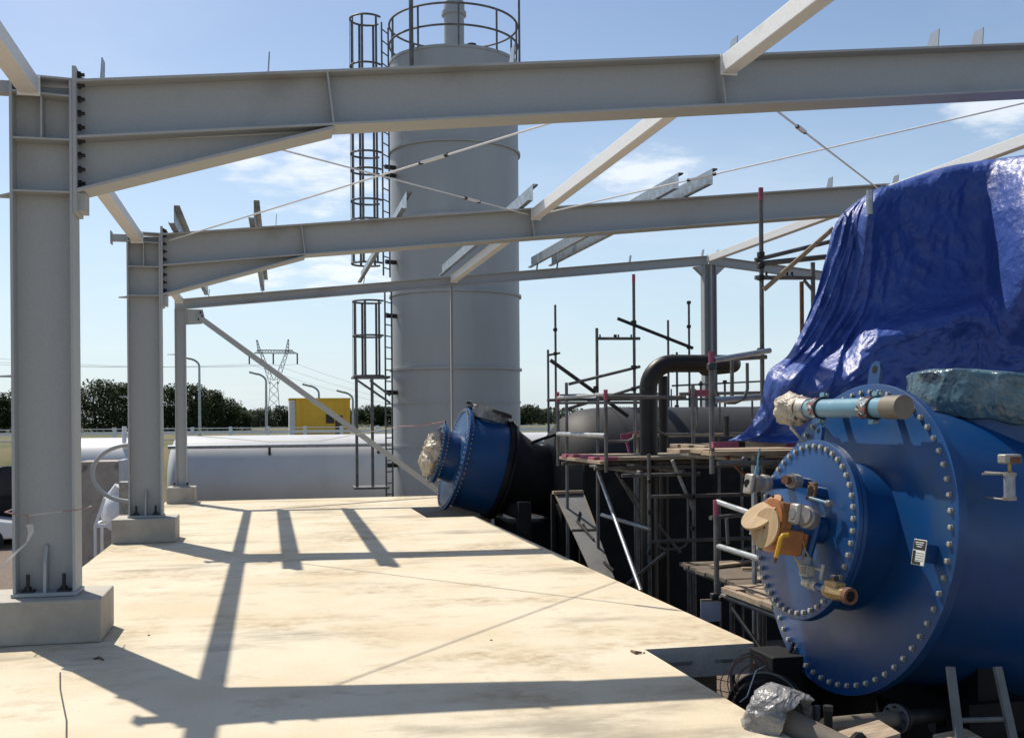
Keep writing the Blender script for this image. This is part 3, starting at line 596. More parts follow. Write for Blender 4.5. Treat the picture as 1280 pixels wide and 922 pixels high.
# ================================================================ BOILERS
def boiler_frame(o, az, tl):
    n_ = V((-math.cos(az)*math.cos(tl), -math.sin(az)*math.cos(tl), math.sin(tl))); u = V((math.sin(az), -math.cos(az), 0)).normalized(); v = n_.cross(u)
    if v.z < 0: v = -v
    return n_, u, v
zb_mesh = {}
def bolt_mesh(n_, r=.0150):
    return MB().lathe((0, 0, 0), n_, [(-.004, r*1.25), (.003, r*1.25), (.003, r), (.016, r), (.018, r*.85)], 6).mesh('bolt', 'zbolt', smooth=25)
def drum(T, o, az, tl, blen, bolts_single):
    n_, u, v = boiler_frame(o, az, tl); o = V(o); RB, RI = .90, .508; q = lambda a, b, c: o+n_*a+u*b+v*c
    MB().lathe(o, n_, [(-.030, .845), (-.030, .955), (-.003, .955), (-.003, .945)], 96).build('cover_flange', 'blue', T)
    MB().lathe(o, n_, [(-.003, .20), (-.003, .952), (0.0, .945), (0.0, .20)], 96, caps=False).build('cover_plate', 'blue', T)
    MB().lathe(o, n_, [(-.062, .84), (-.062, .950), (-.034, .950), (-.034, .84)], 96, caps=False).build('shell_flange', 'blue', T)
    MB().lathe(o, n_, [(-blen, .86), (-.05, .845)], 96, caps=False).build('drum_shell', 'blue', T, smooth=40)
    MB().lathe(o, n_, [(-.004, .455), (.295, .445), (.295, .19)], 72, caps=False).build('burner_drum', 'blue', T)
    MB().lathe(o, n_, [(.275, .44), (.275, .548), (.300, .548), (.300, .44)], 72, caps=False).build('burner_flange', 'blue', T)
    MB().lathe(o, n_, [(.304, .03), (.304, .548), (.332, .548), (.336, .540), (.336, .03)], 72).build('burner_cover', 'blue', T)
    rings = ((RB, 62, 0), (RI, 46, .336), )
    if bolts_single:
        fm = bolt_mesh(n_); bm_ = bolt_mesh(-n_, .014)
        for r_, k, a in rings:
            for i in range(k):
                t = 2*math.pi*(i+.5)/k; inst('bolt', fm, T, q(a, r_*math.cos(t), r_*math.sin(t)))
                if i % 1 == 0: inst('nut', bm_, T, q(a-.065 if a == 0 else .272, r_*math.cos(t), r_*math.sin(t)))
    else:
        m = MB()
        for r_, k, a in rings:
            for i in range(k):
                t = 2*math.pi*(i+.5)/k
                m.tube(q(a-.002, r_*math.cos(t), r_*math.sin(t)), q(a+.028, r_*math.cos(t), r_*math.sin(t)), .019, 6)
                a2 = -.09 if a == 0 else .245; m.tube(q(a2, r_*math.cos(t), r_*math.sin(t)), q(a2+.03, r_*math.cos(t), r_*math.sin(t)), .019, 6)
        o_ = m.build('bolts', 'zbolt', T); o_['kind'] = 'stuff'
    def lug(a, c, s):
        pl = [q(a, -.5*s, c), q(a, .5*s, c), q(a, .5*s, c+1.0*s), q(a, .33*s, c+1.35*s), q(a, 0, c+1.48*s), q(a, -.33*s, c+1.35*s), q(a, -.5*s, c+1.0*s)]
        L_ = MB().prism(pl, n_*.022).build('lifting_lug', 'blue', T, smooth=0)
        MB().tube(q(a-.001, 0, c+1.0*s), q(a+.0235, 0, c+1.0*s), .22*s, 16).build('lug_eye', 'black', L_)
    lug(-.028, .93, .115); lug(.306, .53, .075)
    return n_, u, v, q
B1 = V((3.50, 6.04, .867)); AZ1, TL1 = R(4.1), R(9.8)
T1 = thing('boiler', 'large blue boiler with bolted burner front, closest on the right', 'boiler', (5.5, 6.04, GZ), 'pair of blue burner-fronted boilers')
n1, u1, v1, q1 = drum(T1, B1, AZ1, TL1, 1.75, True)
# nozzle on top wrapped in film
nc = B1 - n1*.96 + v1*.80
MB().lathe(nc, v1, [(-.1, .50), (.30, .50)], 64, caps=False).build('top_nozzle', 'blue', T1)
fl = MB(); prof_ = []
nn = 128
for a, r0 in ((.03, .53), (.07, .555), (.15, .565), (.25, .555), (.29, .57), (.31, .565), (.325, .53)):
    d_, x_, y_ = frame(v1)
    for k in range(nn):
        t = 2*math.pi*k/nn; w = .014*(1-2.2*abs(noise.noise(V((math.cos(t)*5, math.sin(t)*5, a*14)))))+.012*noise.noise(V((math.cos(t)*13, math.sin(t)*13, a*30))); e = (.05*noise.noise(V((math.cos(t)*3, math.sin(t)*3, 7))) if a == .03 else 0)
        fl.v.append(nc+d_*(a+e)+(x_*math.cos(t)+y_*math.sin(t))*(r0+w))
for i in range(6):
    for k in range(nn): fl.f.append([i*nn+k, i*nn+(k+1) % nn, (i+1)*nn+(k+1) % nn, (i+1)*nn+k])
fl.f.append(list(range(6*nn, 7*nn))); fl.build('nozzle_wrapping', 'nfilm', T1, smooth=60)
# hidden rear body and supports
MB().lathe(B1, n1, [(-2.1, .88), (-1.75, .86)], 64).build('rear_ring', 'black', T1)
MB().lathe((5.5, 6.04, .45), (1, 0, 0), [(0, .3), (.15, .9), (.5, 1.2), (6.5, 1.2)], 64).build('rear_shell', 'shell', T1, smooth=40)
for x, y in ((4.0, 5.6), (4.0, 6.5), (6.4, 5.3), (6.4, 6.8)): MB().box((x, y-.09, GZ), (x+.18, y+.09, .25 if x < 5 else .0)).build('support_leg', 'black', T1, smooth=0)
MB().box((3.42, 6.92, GZ), (9.5, 7.02, -.02)).build('shade_backing', 'black', T1, smooth=0)  # black sheet added to stand in for the deep shade under the boiler
MB().box((3.9, 5.45, -.22), (4.3, 6.65, -.05)).build('support_saddle', 'black', T1, smooth=0)
# manifold pipe: own thing held in front of the cover
ctr = atP(1068, 509, B1+n1*.16, n1)
T = thing('manifold_pipe', 'light blue pipe with wrapped end clamped across the top of the large boiler front', 'pipe', ctr)
ma, mb_ = atP(1010, 511, B1+n1*.16, n1), atP(1112, 509, B1+n1*.16, n1); dd = (mb_-ma).normalized()
MB().tube(ma, mb_, .060, 28).build('pipe_body', 'lblue', T)
MB().tube(mb_-dd*.02, mb_+dd*.13, .069, 28).build('end_cap', 'tan', T)
MB().lathe(ma, -dd, [(-.02, .066), (.0, .075), (.03, .070), (.05, .079), (.09, .072), (.13, .066)], 24).build('end_fitting', 'cast', T)
wr = MB(); nn = 28
for i in range(11):
    s_ = .06+i*.022
    for k in range(nn):
        t = 2*math.pi*k/nn; r_ = .083+.004*i+.028*noise.noise(V((math.cos(t)*2.2, math.sin(t)*2.2, i*.45)))+.012*noise.noise(V((math.cos(t)*6, math.sin(t)*6, i)))
        if i > 8: r_ *= .75-.35*(i-9)
        wr.v.append(ma-dd*s_+(u1.cross(dd) if 0 else v1)*math.sin(t)*r_+n1*math.cos(t)*r_)
for i in range(10):
    for k in range(nn): wr.f.append([i*nn+k, i*nn+(k+1) % nn, (i+1)*nn+(k+1) % nn, (i+1)*nn+k])
wr.f.append(list(range(10*nn, 11*nn))); wr.build('wrapping', 'wrap', T, smooth=60)
MB().path([ma-dd*.16-v1*.06, ma-dd*.12-v1*.13+n1*.03, ma-dd*.05-v1*.19, ma-dd*.03-v1*.24-n1*.04], [.02, .012, .008, .005], 6).build('wrapping_tail', 'wrap', T)
for px in (1022, 1087):
    c = atP(px, 510, B1+n1*.16, n1)
    w = MB()
    for i in range(7):
        for k in range(20):
            t = 2*math.pi*k/20; rr = .0625+.006*noise.noise(V((math.cos(t)*6, math.sin(t)*6, i*.9+px))); w.v.append(c+dd*(i-3)*.016+(v1*math.sin(t)+n1*math.cos(t))*rr)
    for i in range(6):
        for k in range(20): w.f.append([i*20+k, i*20+(k+1) % 20, (i+1)*20+(k+1) % 20, (i+1)*20+k])
    w.build('printed_wrap', 'film', T, smooth=60)
    for j in range(16):
        t0 = R(random.uniform(-75, 75)); tw = random.uniform(-.8, .8); e1 = dd*math.cos(tw)+(v1*math.cos(t0)-n1*math.sin(t0))*math.sin(tw); e2 = (v1*math.cos(t0)-n1*math.sin(t0))*math.cos(tw)-dd*math.sin(tw)
        MB().obox(c+(v1*math.sin(t0)+n1*math.cos(t0))*.0665+dd*random.uniform(-.04, .04), e1*random.uniform(.008, .02), e2*random.uniform(.002, .005), (v1*math.sin(t0)+n1*math.cos(t0))*.003).build('print_patch', ('labelr', 'labelk', 'labelw')[j % 3], T, smooth=0)
    cl = MB().ring(c+dd*.055, dd, .066, .008, 24, 6).build('clamp', 'bolt', T)
    for s in (-1, 1):
        k = c+dd*.055+v1*s*.085
        MB().obox(k, dd*.022, n1*.018, v1*.014).build('clamp_ear', 'lblue', T, smooth=0); MB().tube(k-dd*.04, k+dd*.04, .010, 6).build('clamp_bolt', 'zbolt', T)
    MB().beam(c+dd*.055-n1*.06, c+dd*.055-n1*.165, .05, .03, up=v1).build('bracket', 'blue', T, smooth=0)

# burner valve train: one thing bolted to the burner cover
T = thing('burner_valve_train', 'orange valve with round plywood covers and grey fittings on the large burner front', 'valve train', q1(.336, 0, 0), None)
pq = lambda px, py, a: atP(px, py, B1+n1*a, n1)
def stub(px, py, a0, a1, r, m, nm, n=20, parent=None):
    c = pq(px, py, a1); return MB().tube(c-n1*(a1-a0), c, r, n).build(nm, m, parent or T)
# orange body
oc = pq(985, 655, .56)
MB().tube(oc-n1*.22, oc+n1*.02, .085, 24).build('inlet_pipe', 'blue', T)
MB().obox(oc, u1*.075, v1*.125, n1*.11).build('valve_body', 'orange', T, bevel=.02)
MB().obox(oc+u1*.005-v1*.10+n1*.02, u1*.085, v1*.075, n1*.09).build('valve_bonnet', 'orange', T, bevel=.015)
MB().lathe(oc+n1*.10, n1, [(0, .135), (.025, .135)], 36).build('front_flange', 'orange', T)
c1 = pq(958, 660, .73); c2 = pq(950, 645, .73)
d1 = (n1*.95+u1*.12+v1*.1).normalized()
MB().lathe(c1, d1, [(0, .118), (.014, .118)], 48).build('plywood_cover', 'ply', T)
MB().lathe(c2-n1*.0, (n1*.74+u1*.16+v1*.64).normalized(), [(0, .115), (.014, .115)], 48).build('plywood_cover', 'ply', T)
MB().tube(c1, c1+d1*.017, .006, 8).build('screw', 'black', T)
fl_ = pq(962, 631, .68)
MB().lathe(fl_, (n1*.8+v1*.55).normalized(), [(-.02, .085), (.0, .085)], 30).build('upper_flange', 'orange', T)
for a in (-.03, .03): MB().tube(fl_+u1*a+v1*.05, fl_+u1*a+v1*.05+(n1*.8+v1*.55)*.012, .008, 8).build('bolt_hole', 'black', T)
MB().obox(c2-u1*.10-v1*.06-n1*.04, u1*.012, v1*.055, n1*.03).build('wrapping_scrap', 'film', T, smooth=0)
# yellow lever
nr = lambda p, t: CAM+(p-CAM)*(1-t)
h0, h1, h2 = nr(pq(985, 668, .60), .022), nr(pq(976, 672, .62), .030), nr(pq(970, 696, .62), .030)
MB().path([h0, h1.lerp(h0, .2)+v1*.01, h1, h1.lerp(h2, .3), h2], .013, 10).build('lever', 'yellow', T); MB().tube(h2, h2+(h2-h1)*.28, .010, 8).build('lever_tip', 'rust', T)
# stubs of pipe with cast unions
s1, s1b = pq(986, 603, .34), pq(944, 604, .60); dS = (s1b-s1).normalized()
MB().tube(s1, s1b, .038, 20).build('stub_pipe', 'blue', T)
MB().lathe(s1b, dS, [(-.10, .050), (-.06, .056), (-.05, .05), (-.02, .05), (.0, .058), (.03, .058)], 20).build('union', 'cast', T)
MB().obox(s1b+dS*.045, u1*.050, v1*.062, dS*.016).build('square_flange', 'cast', T, bevel=.012); MB().tube(s1b+dS*.055, s1b+dS*.064, .028, 20).build('flange_bore', 'black', T)
MB().path([s1b+v1*.05, s1b+v1*.11], .016, 10).build('cable_gland', 'lblue', T); MB().path([s1b+v1*.10, s1b+v1*.16-u1*.01, s1b+v1*.22-u1*.005], .007, 6).build('cable', 'lblue', T)
s2, s2b = pq(1010, 604, .34), pq(992, 601, .47); dS = (s2b-s2).normalized()
MB().tube(s2, s2b, .033, 20).build('stub_pipe', 'blue', T); MB().lathe(s2b, dS, [(-.04, .046), (.03, .046), (.03, .034), (.05, .034)], 8).build('union', 'cast', T); MB().tube(s2b+dS*.05, s2b+dS*.085, .026, 14).build('plug', 'rust', T)
sq = pq(1015, 614, .42)
MB().obox(sq, u1*.042, v1*.055, n1*.009).build('square_flange', 'rust', T, bevel=.006); MB().tube(sq+n1*.008, sq+n1*.012, .031, 24).build('flange_bore', 'black', T)
for i in (-1, 1):
    for j in (-1, 1): MB().tube(sq+u1*.032*i+v1*.044*j+n1*.008, sq+u1*.032*i+v1*.044*j+n1*.012, .006, 8).build('bolt_hole', 'black', T)
MB().tube(sq-n1*.084, sq-n1*.008, .035, 18).build('stub_pipe', 'blue', T)
l0, l1 = pq(1012, 622, .45), pq(1036, 629, .40); MB().tube(l0, l1, .009, 10).build('sensor_rod', 'lblue', T); MB().tube(l1-u1*.012, l1+u1*.022, .020, 10).build('sensor_head', 'film', T)
g0, g1 = pq(1018, 652, .40), pq(1000, 643, .56); dS = (g1-g0).normalized()
MB().lathe(g0, dS, [(0, .040), (.05, .040), (.05, .062), (.13, .066), (.14, .055), (.17, .055)], 24).build('large_union', 'cast', T)
gb = nr(pq(994, 642, .60), .012); MB().obox(gb, u1*.045, v1*.060, n1*.018).build('square_flange', 'cast', T, bevel=.015); MB().tube(gb+n1*.017, gb+n1*.022, .032, 20).build('flange_bore', 'plate', T)
MB().tube(g0-n1*.07, g0+dS*.03, .04, 16).build('stub_pipe', 'blue', T)
# down pipe and small brass train
k0, k1 = pq(1022, 655, .41), pq(1009, 700, .45); MB().tube(k0, k1, .024, 16).build('down_pipe', 'blue', T)
MB().lathe(k1, (k1-k0).normalized(), [(-.02, .028), (.0, .036), (.03, .042), (.05, .03)], 18).build('reducer', 'cast', T)
kb = pq(1009, 713, .47); MB().obox(kb, u1*.040, v1*.034, n1*.030).build('solenoid_box', 'cast', T, bevel=.006); MB().obox(kb+u1*.010+n1*.031, u1*.022, v1*.022, n1*.003).build('box_face', 'tan', T, smooth=0)
MB().path([pq(1002, 700, .48), pq(1001, 716, .49), pq(1006, 728, .48)], .012, 10).build('hose', 'lblue', T)
w0, w1, w2, w3 = pq(1006, 727, .47), pq(1022, 733, .47), pq(1031, 736, .47), pq(1070, 747, .45)
MB().tube(w0, w1, .027, 16).build('white_union', 'wrap', T); MB().lathe(w0.lerp(w1, .5), (w1-w0).normalized(), [(0, .031), (.02, .031)], 8).build('union_nut', 'cast', T); MB().tube(w1, w2, .023, 16).build('blue_nipple', 'blue', T)
dw = (w3-w2).normalized(); MB().lathe(w2, dw, [(0, .030), (.02, .040), (.06, .048), (.12, .046), (.15, .036), (.19, .040), (.20, .040)], 8).build('brass_body', 'brass', T)
MB().obox(w2+dw*.08+v1*.04, dw*.05, v1*.018, n1*.035).build('brass_cap', 'brass', T, bevel=.006)
MB().lathe(w2+dw*.19, dw, [(0, .046), (.035, .046), (.035, .030), (.02, .030)], 24).build('rusty_outlet', 'rust', T); MB().tube(w2+dw*.20, w2+dw*.215, .030, 20).build('outlet_bore', 'black', T)
t0 = pq(1028, 712, .47); MB().tube(t0-v1*.055, t0+v1*.03, .011, 10).build('test_cock', 'cast', T); MB().tube(t0-u1*.06, t0, .009, 8).build('test_arm', 'cast', T)
MB().tube(pq(1043, 722, .45)-u1*.02, pq(1043, 722, .45)+u1*.02, .018, 8).build('plug', 'bolt', T)
for pts in ([(990, 684, .5), (993, 695, .5), (998, 704, .49), (1000, 712, .48)], [(1004, 676, .5), (1006, 686, .49), (1011, 695, .47)]):
    MB().path([pq(*p) for p in pts], .005, 6).build('cable', 'yellow' if pts[0][0] < 1000 else 'brass', T)
# nameplate on a bracket
pc = pq(1149, 690, .11)
T = thing('nameplate', 'small black and white data plate on a bracket on the large boiler front', 'nameplate', pc)
rt_ = (u1*.97+n1*-.2).normalized(); 
MB().obox(pc, u1*.052, v1*.070, n1*.003).build('plate', 'labelw', T, bevel=.002, smooth=0)
MB().obox(pc+n1*.0035+v1*.040, u1*.048, v1*.026, n1*.0008).build('header', 'labelk', T, smooth=0)
MB().obox(pc+n1*.0035-u1*.036-v1*.022, u1*.011, v1*.030, n1*.0008).build('header', 'labelk', T, smooth=0); MB().obox(pc+n1*.0035-u1*.012-v1*.058, u1*.035, v1*.008, n1*.0008).build('header', 'labelk', T, smooth=0)
for k, w in ((.054, .036), (.043, .030), (.031, .022)): MB().obox(pc+n1*.0045+v1*k, u1*w, v1*.0022, n1*.0004).build('print_line', 'labelw', T, smooth=0)
for k in range(4): MB().obox(pc+n1*.0035+u1*.012-v1*(.004+k*.013), u1*.034, v1*.0012, n1*.0005).build('print_line', 'labelk', T, smooth=0)
MB().obox(pc-n1*.055, u1*.012, v1*.05, n1*.052).build('bracket', 'blue', T, smooth=0)
# sight glass on the boiler shell
gp = atY(1262, 605, 5.05)
T = thing('sight_glass', 'vertical glass level gauge on the right flank of the large boiler', 'gauge', gp)
MB().tube(gp-UP*.08, gp+UP*.045, .030, 18).build('glass_tube', 'glass', T)
for z in (-.085, .045): MB().tube(gp+UP*z, gp+UP*(z+.018), .036, 12).build('end_ring', 'cast', T)
MB().tube(gp+UP*.06, gp+UP*.11, .010, 10).build('stem', 'brass', T)
MB().obox(gp+UP*.135, (.05, 0, 0), (0, .035, 0), UP*.026).build('head', 'cast', T, bevel=.008); MB().obox(gp+UP*.13+V((.01, -.036, 0)), (.03, 0, 0), (0, .004, 0), UP*.018).build('head_window', 'rust', T, smooth=0)
for z in (.055, -.085): MB().tube(gp+UP*z, gp+V((.0, .20, z)), .006, 8).build('bracket_arm', 'cast', T)
MB().tube(gp+UP*.055+V((-.13, .05, 0)), gp+UP*.055, .006, 8).build('bracket_arm', 'cast', T)

# second boiler
B2 = V((3.29, 19.4, .91)); AZ2, TL2 = R(1), R(15)
T2 = thing('boiler', 'second blue boiler with black rear body, smaller in the distance before the silo', 'boiler', (6, 19.4, GZ), 'pair of blue burner-fronted boilers')
n2, u2, v2, q2 = drum(T2, B2, AZ2, TL2, .80, False)
MB().lathe(B2, n2, [(-.94, .80), (-.94, .915), (-.90, .915), (-.90, .885), (-.86, .885), (-.86, .915), (-.79, .915), (-.79, .84)], 72, caps=False).build('black_flange', 'black', T2)
MB().lathe(B2, n2, [(-2.7, .60), (-1.40, .64), (-.92, .84)], 64).build('black_cone', 'black', T2, smooth=40)
nc2 = B2 - n2*.42 + v2*.80
MB().lathe(nc2, v2, [(-.1, .36), (.20, .36)], 40, caps=False).build('top_nozzle', 'blue', T2); MB().lathe(nc2, v2, [(.17, .37), (.17, .44), (.22, .44), (.22, .37)], 40).build('nozzle_flange', 'bolt', T2)
w = MB()
for i in range(5):
    for k in range(24):
        t = R(-60+150*k/23); rr = .45+.02*noise.noise(V((k*.6, i*.8, 3))); w.v.append(nc2+v2*(.02+.055*i)+(-u2*math.sin(t)*.3+u2*math.cos(t)-n2*math.sin(t))*rr*.95)
for i in range(4):
    for k in range(23): w.f.append([i*24+k, i*24+k+1, (i+1)*24+k+1, (i+1)*24+k])
w.build('nozzle_wrapping', 'film', T2, smooth=60)
MB().lathe((4.95, 19.4, .42), (1, 0, 0), [(0, .10), (.05, .55), (.18, .95), (.42, 1.22), (.75, 1.36), (1.0, 1.39), (1.25, 1.40), (1.25, 1.415), (1.30, 1.415), (1.30, 1.40), (9.5, 1.40)], 72).build('rear_shell', 'shell', T2, smooth=30)
MB().box((5.2, 17.5, GZ), (14.3, 17.62, .93)).build('shade_sheet', 'black', T2, smooth=0)  # black sheet added before the shell, standing in for its shaded lower part
MB().box((5.2, 17.63, GZ), (5.32, 19.0, .25)).build('end_casing', 'black', T2, smooth=0)
for x in (4.15, 4.9): MB().box((x, 17.9, GZ), (x+.22, 18.1, .20)).build('support_leg', 'black', T2, smooth=0)
for x in (4.15, 4.9): MB().box((x, 18.1, -.1), (x+.22, 19.8, .12)).build('support_beam', 'black', T2, smooth=0)
MB().box((4.2, 18.6, GZ), (5.6, 20.2, -.25)).build('lower_casing', 'black', T2, smooth=0)
MB().tube(B2-n2*1.0+v2*.45-u2*0+u2*.3, V((5.2, 19.1, 1.35)), .03, 10).build('tie_bar', 'black', T2)
for k in range(5):
    t = .4*k; MB().ring(B2-n2*(.84+.012*k)+v2*(.80-.02*k)+u2*.30, (n2+u2*.3), .11+.012*k, .007, 20, 5).build('hose_coil', 'bolt', T2)
# nose wrapping: crumpled sheet
w = MB(); nn = 48
for i, (a, r0) in enumerate(((.30, .30), (.34, .40), (.40, .42), (.46, .40), (.52, .34), (.56, .24), (.58, .12), (.585, .02))):
    for k in range(nn):
        t = 2*math.pi*k/nn; f = .05*noise.noise(V((math.cos(t)*2.5, math.sin(t)*2.5, i*.5)))+.05*noise.noise(V((math.cos(t)*6, math.sin(t)*6, i*1.1)))
        w.v.append(q2(a+f*.9, (r0+f*1.2)*math.cos(t)*.9+.03, (r0+f*1.2)*math.sin(t)-.01))
for i in range(7):
    for k in range(nn): w.f.append([i*nn+k, i*nn+(k+1) % nn, (i+1)*nn+(k+1) % nn, (i+1)*nn+k])
w.build('nose_wrapping', 'wrap', T2, smooth=50)
for dx in (0, .1): MB().ring(q2(-.02, -.02+dx, 1.02), u2*.5+n2, .055, .012, 14, 5).build('shackle', 'bolt', T2)

# ================================================================ SCAFFOLD
def std(T, px, py0, py1, y, nm='standard', r=.0242, zlow=None, m='dgalv', red=False):
    a = atY(px, py0, y); b = atY(px, py1, y); z0 = b.z if zlow is None else zlow
    o = MB().tube((a.x, y, z0), (a.x, y, a.z), r, 10).build(nm, m, T)
    if red: MB().tube((a.x, y, a.z-.13), (a.x, y, a.z+.002), r+.002, 10).build('painted_tip', 'pink', o)
    return a.x
def tb(T, a, b, nm='ledger', r=.0242, m='dgalv'): return MB().tube(a, b, r, 10).build(nm, m, T)
def clamp(T, p, r=.045):
    r *= .75; return MB().obox(p, (r, 0, 0), (0, r, 0), (0, 0, r*.9)).build('coupler', 'bolt', T, bevel=.012)
def hframe(T, x0, x1, y, z0, z1, nm='guard_frame', r=.016):
    rr = .12; pts = [(x0, y, z1), (x0, y, z0+rr), (x0+rr*.3, y, z0+rr*.3), (x0+rr, y, z0), (x1-rr, y, z0), (x1-rr*.3, y, z0+rr*.3), (x1, y, z0+rr), (x1, y, z1)]
    MB().path(pts, r, 8).build(nm, 'dgalv', T)
board_n = 0
def boards(T, x0, x1, y0, y1, z, along, n, paint=True, gap=.012, m='wood'):
    for i in range(n):
        jz = random.uniform(0, .014); j0, j1 = random.uniform(-.08, .06), random.uniform(-.06, .08)
        if along == 'X':
            w = (y1-y0)/n; a = (x0+j0, y0+i*w+gap/2, z+jz); b = (x1+j1, y0+(i+1)*w-gap/2, z+jz+.04)
        else:
            w = (x1-x0)/n; a = (x0+i*w+gap/2, y0+j0, z+jz); b = (x0+(i+1)*w-gap/2, y1+j1, z+jz+.04)
        o = MB().box(a, b).build('board', m, T, smooth=0, bevel=.004)
        if paint:
            if along == 'X': MB().box((a[0]-.002, a[1]-.002, a[2]-.002), (a[0]+.16, b[1]+.002, b[2]+.002)).build('painted_end', 'pink', o, smooth=0)
# -- middle scaffold: upper deck in front of the second boiler
S1 = thing('scaffold', 'tube scaffold with an upper board deck around the bent brown pipe', 'scaffold', (5.5, 13.5, GZ), 'tube scaffolds around the boilers')
ZD = 1.08
boards(S1, 4.0, 8.6, 12.62, 14.3, ZD, 'X', 7)
MB().box((3.93, 12.55, ZD-.03), (4.02, 14.45, ZD+.012)).build('edge_board', 'wood', S1, smooth=0, bevel=.004)
for y in (12.7, 14.2): tb(S1, (3.9, y, ZD-.08), (8.7, y, ZD-.08))
for x in (4.4, 4.95, 6.5, 8.2): tb(S1, (x, 12.4, ZD-.13), (x, 14.5, ZD-.13), 'transom')
std(S1, 697, 490, 582, 14.5, red=True); std(S1, 757, 487, 590, 12.5, red=True)
za, zb = 1.93, 1.38
for z, r in ((1.90, .024), (1.40, .03)): tb(S1, (3.93, 14.5, z), (3.985, 12.5, z), 'guard_rail', r, 'galv')
tb(S1, (3.93, 14.5, 1.83), (5.2, 14.45, 1.83), 'guard_rail', .02)
x = std(S1, 811, 567, 745, 12.35, zlow=GZ); x2 = std(S1, 866, 480, 775, 12.35, zlow=GZ)
for z in (.66, .12): tb(S1, (x-.02, 12.35, z), (x2+1.4, 12.35, z), 'ledger')
tb(S1, (x2-.9, 12.4, ZD-.16), (x2+.1, 12.4, ZD-.16))
hframe(S1, x+.08, x2-.07, 12.36, .02, .64)
hframe(S1, 4.05, 4.55, 13.0, 1.32, 1.86); hframe(S1, 5.35, 5.95, 14.4, 1.38, 1.92); hframe(S1, 6.3, 6.8, 14.4, 1.38, 1.92)
tb(S1, (3.99, 12.5, 1.87), (5.0, 12.45, 1.86), 'guard_rail', .022); tb(S1, (4.9, 12.4, 1.9), (6.6, 12.4, 1.92), 'guard_rail', .022)
MB().box((5.02, 12.38, 1.87), (5.34, 12.42, 1.95)).build('painted_rail', 'pink', S1, smooth=0)
# diagonal brace and rail to the slab
tb(S1, atY(748, 590, 13.4), atY(801, 738, 11.6), 'diagonal', .024, 'galv'); tb(S1, atY(752, 643, 13.0), atY(812, 661, 12.3), 'ledger', .024, 'galv')
tb(S1, atY(777, 600, 13.8), atY(850, 690, 13.8), 'diagonal', .02); tb(S1, atY(770, 590, 14), atY(800, 640, 14), 'diagonal', .018)
for px in (747, 945): std(S1, px, 575, 740, 14.25, zlow=GZ)
tb(S1, atY(784, 730, 12.6), atY(832, 690, 12.0), 'diagonal', .02)
tb(S1, atY(840, 575, 12.4), atY(868, 640, 12.4), 'diagonal', .022, 'galv')
for py in (601, 640, 690): clamp(S1, atY(812, py, 12.32), .04); clamp(S1, atY(866, py+20, 12.32), .04)
# tall rear standards
x746 = std(S1, 746, 410, 560, 15.9, zlow=GZ); x792 = std(S1, 792, 343, 560, 15.9, zlow=GZ, red=True)
tb(S1, atY(746, 423, 15.9), atY(800, 423, 15.9)); 
for px in (750, 768, 770, 773, 789): MB().tube(atY(px, 423, 15.9), atY(px, 418, 15.9), .014, 6).build('spigot', 'bolt', S1)
tb(S1, atY(711, 480, 15.85), atY(800, 458, 15.85)); tb(S1, atY(709, 511, 15.85), atY(800, 483, 15.85)); tb(S1, atY(688, 450, 15.95), atY(785, 520, 15.95), 'diagonal', .03, 'bolt')
for px, py in ((792, 403), (792, 459), (745, 485), (792, 486)): clamp(S1, atY(px, py, 15.85), .05)
tb(S1, atY(772, 398, 15.8), atY(866, 435, 15.8), 'diagonal', .026, 'bolt')
tb(S1, atY(684, 500, 15.9), atY(830, 497, 15.9)); tb(S1, atY(700, 494, 15.9), atY(835, 492, 15.9), 'ledger', .02)
x708 = std(S1, 708, 478, 545, 15.2, zlow=GZ)
# -- far scaffold behind the second boiler
S2 = thing('scaffold', 'bare scaffold standards rising behind the dark boiler shell', 'scaffold', (7, 21.2, GZ), 'tube scaffolds around the boilers')
YF = 21.1
for px, py in ((685, 437), (694, 381), (835, 400), (861, 377), (846, 440)): std(S2, px, py, 500, YF, zlow=GZ, m='dgalv')
tb(S2, atY(684, 444, YF), atY(700, 441, YF)); tb(S2, atY(684, 500, YF), atY(960, 498, YF)); tb(S2, atY(836, 520, YF), atY(960, 508, YF)); tb(S2, atY(840, 482, YF), atY(960, 476, YF), 'ledger', .02)
for px in (876, 906): std(S2, px, 476, 515, YF, zlow=GZ)
for px, py in ((694, 442), (835, 423), (861, 434), (861, 378), (694, 412), (861, 408), (846, 508), (876, 480), (906, 477)): clamp(S2, atY(px, py, YF), .05)
for px in (838, 868): hframe(S2, atY(px, 490, YF).x, atY(px+24, 490, YF).x, YF-.05, atY(px, 516, YF).z, atY(px, 486, YF).z)
# -- scaffold of the large boiler, carrying the tarpaulin
S3 = thing('scaffold', 'scaffold holding the blue tarpaulin with pink-ended toe boards', 'scaffold', (4.6, 9, GZ), 'tube scaffolds around the boilers')
x889 = std(S3, 889, 440, 592, 9.0, red=True); x950 = std(S3, 951, 235, 560, 10.6, zlow=GZ, red=True)
z1 = atY(889, 556, 9.0).z
a, b = atY(889, 553, 8.95), atY(1003, 553, 8.95)
tb_ = MB().box((a.x, 8.90, z1-.022), (b.x, 8.94, z1+.028)).build('toe_board', 'wood', S3, smooth=0)
MB().box((a.x-.003, 8.896, z1-.024), (a.x+.24, 8.944, z1+.030)).build('painted_end', 'pink', tb_, smooth=0); MB().box((a.x+.24, 8.897, z1-.023), (a.x+.30, 8.943, z1+.029)).build('painted_band', 'black', tb_, smooth=0)
MB().box((b.x-.18, 8.896, z1-.024), (b.x+.003, 8.944, z1+.030)).build('painted_end', 'pink', tb_, smooth=0)
boards(S3, a.x+.05, 7.2, 8.96, 10.2, z1-.10, 'X', 5, False)
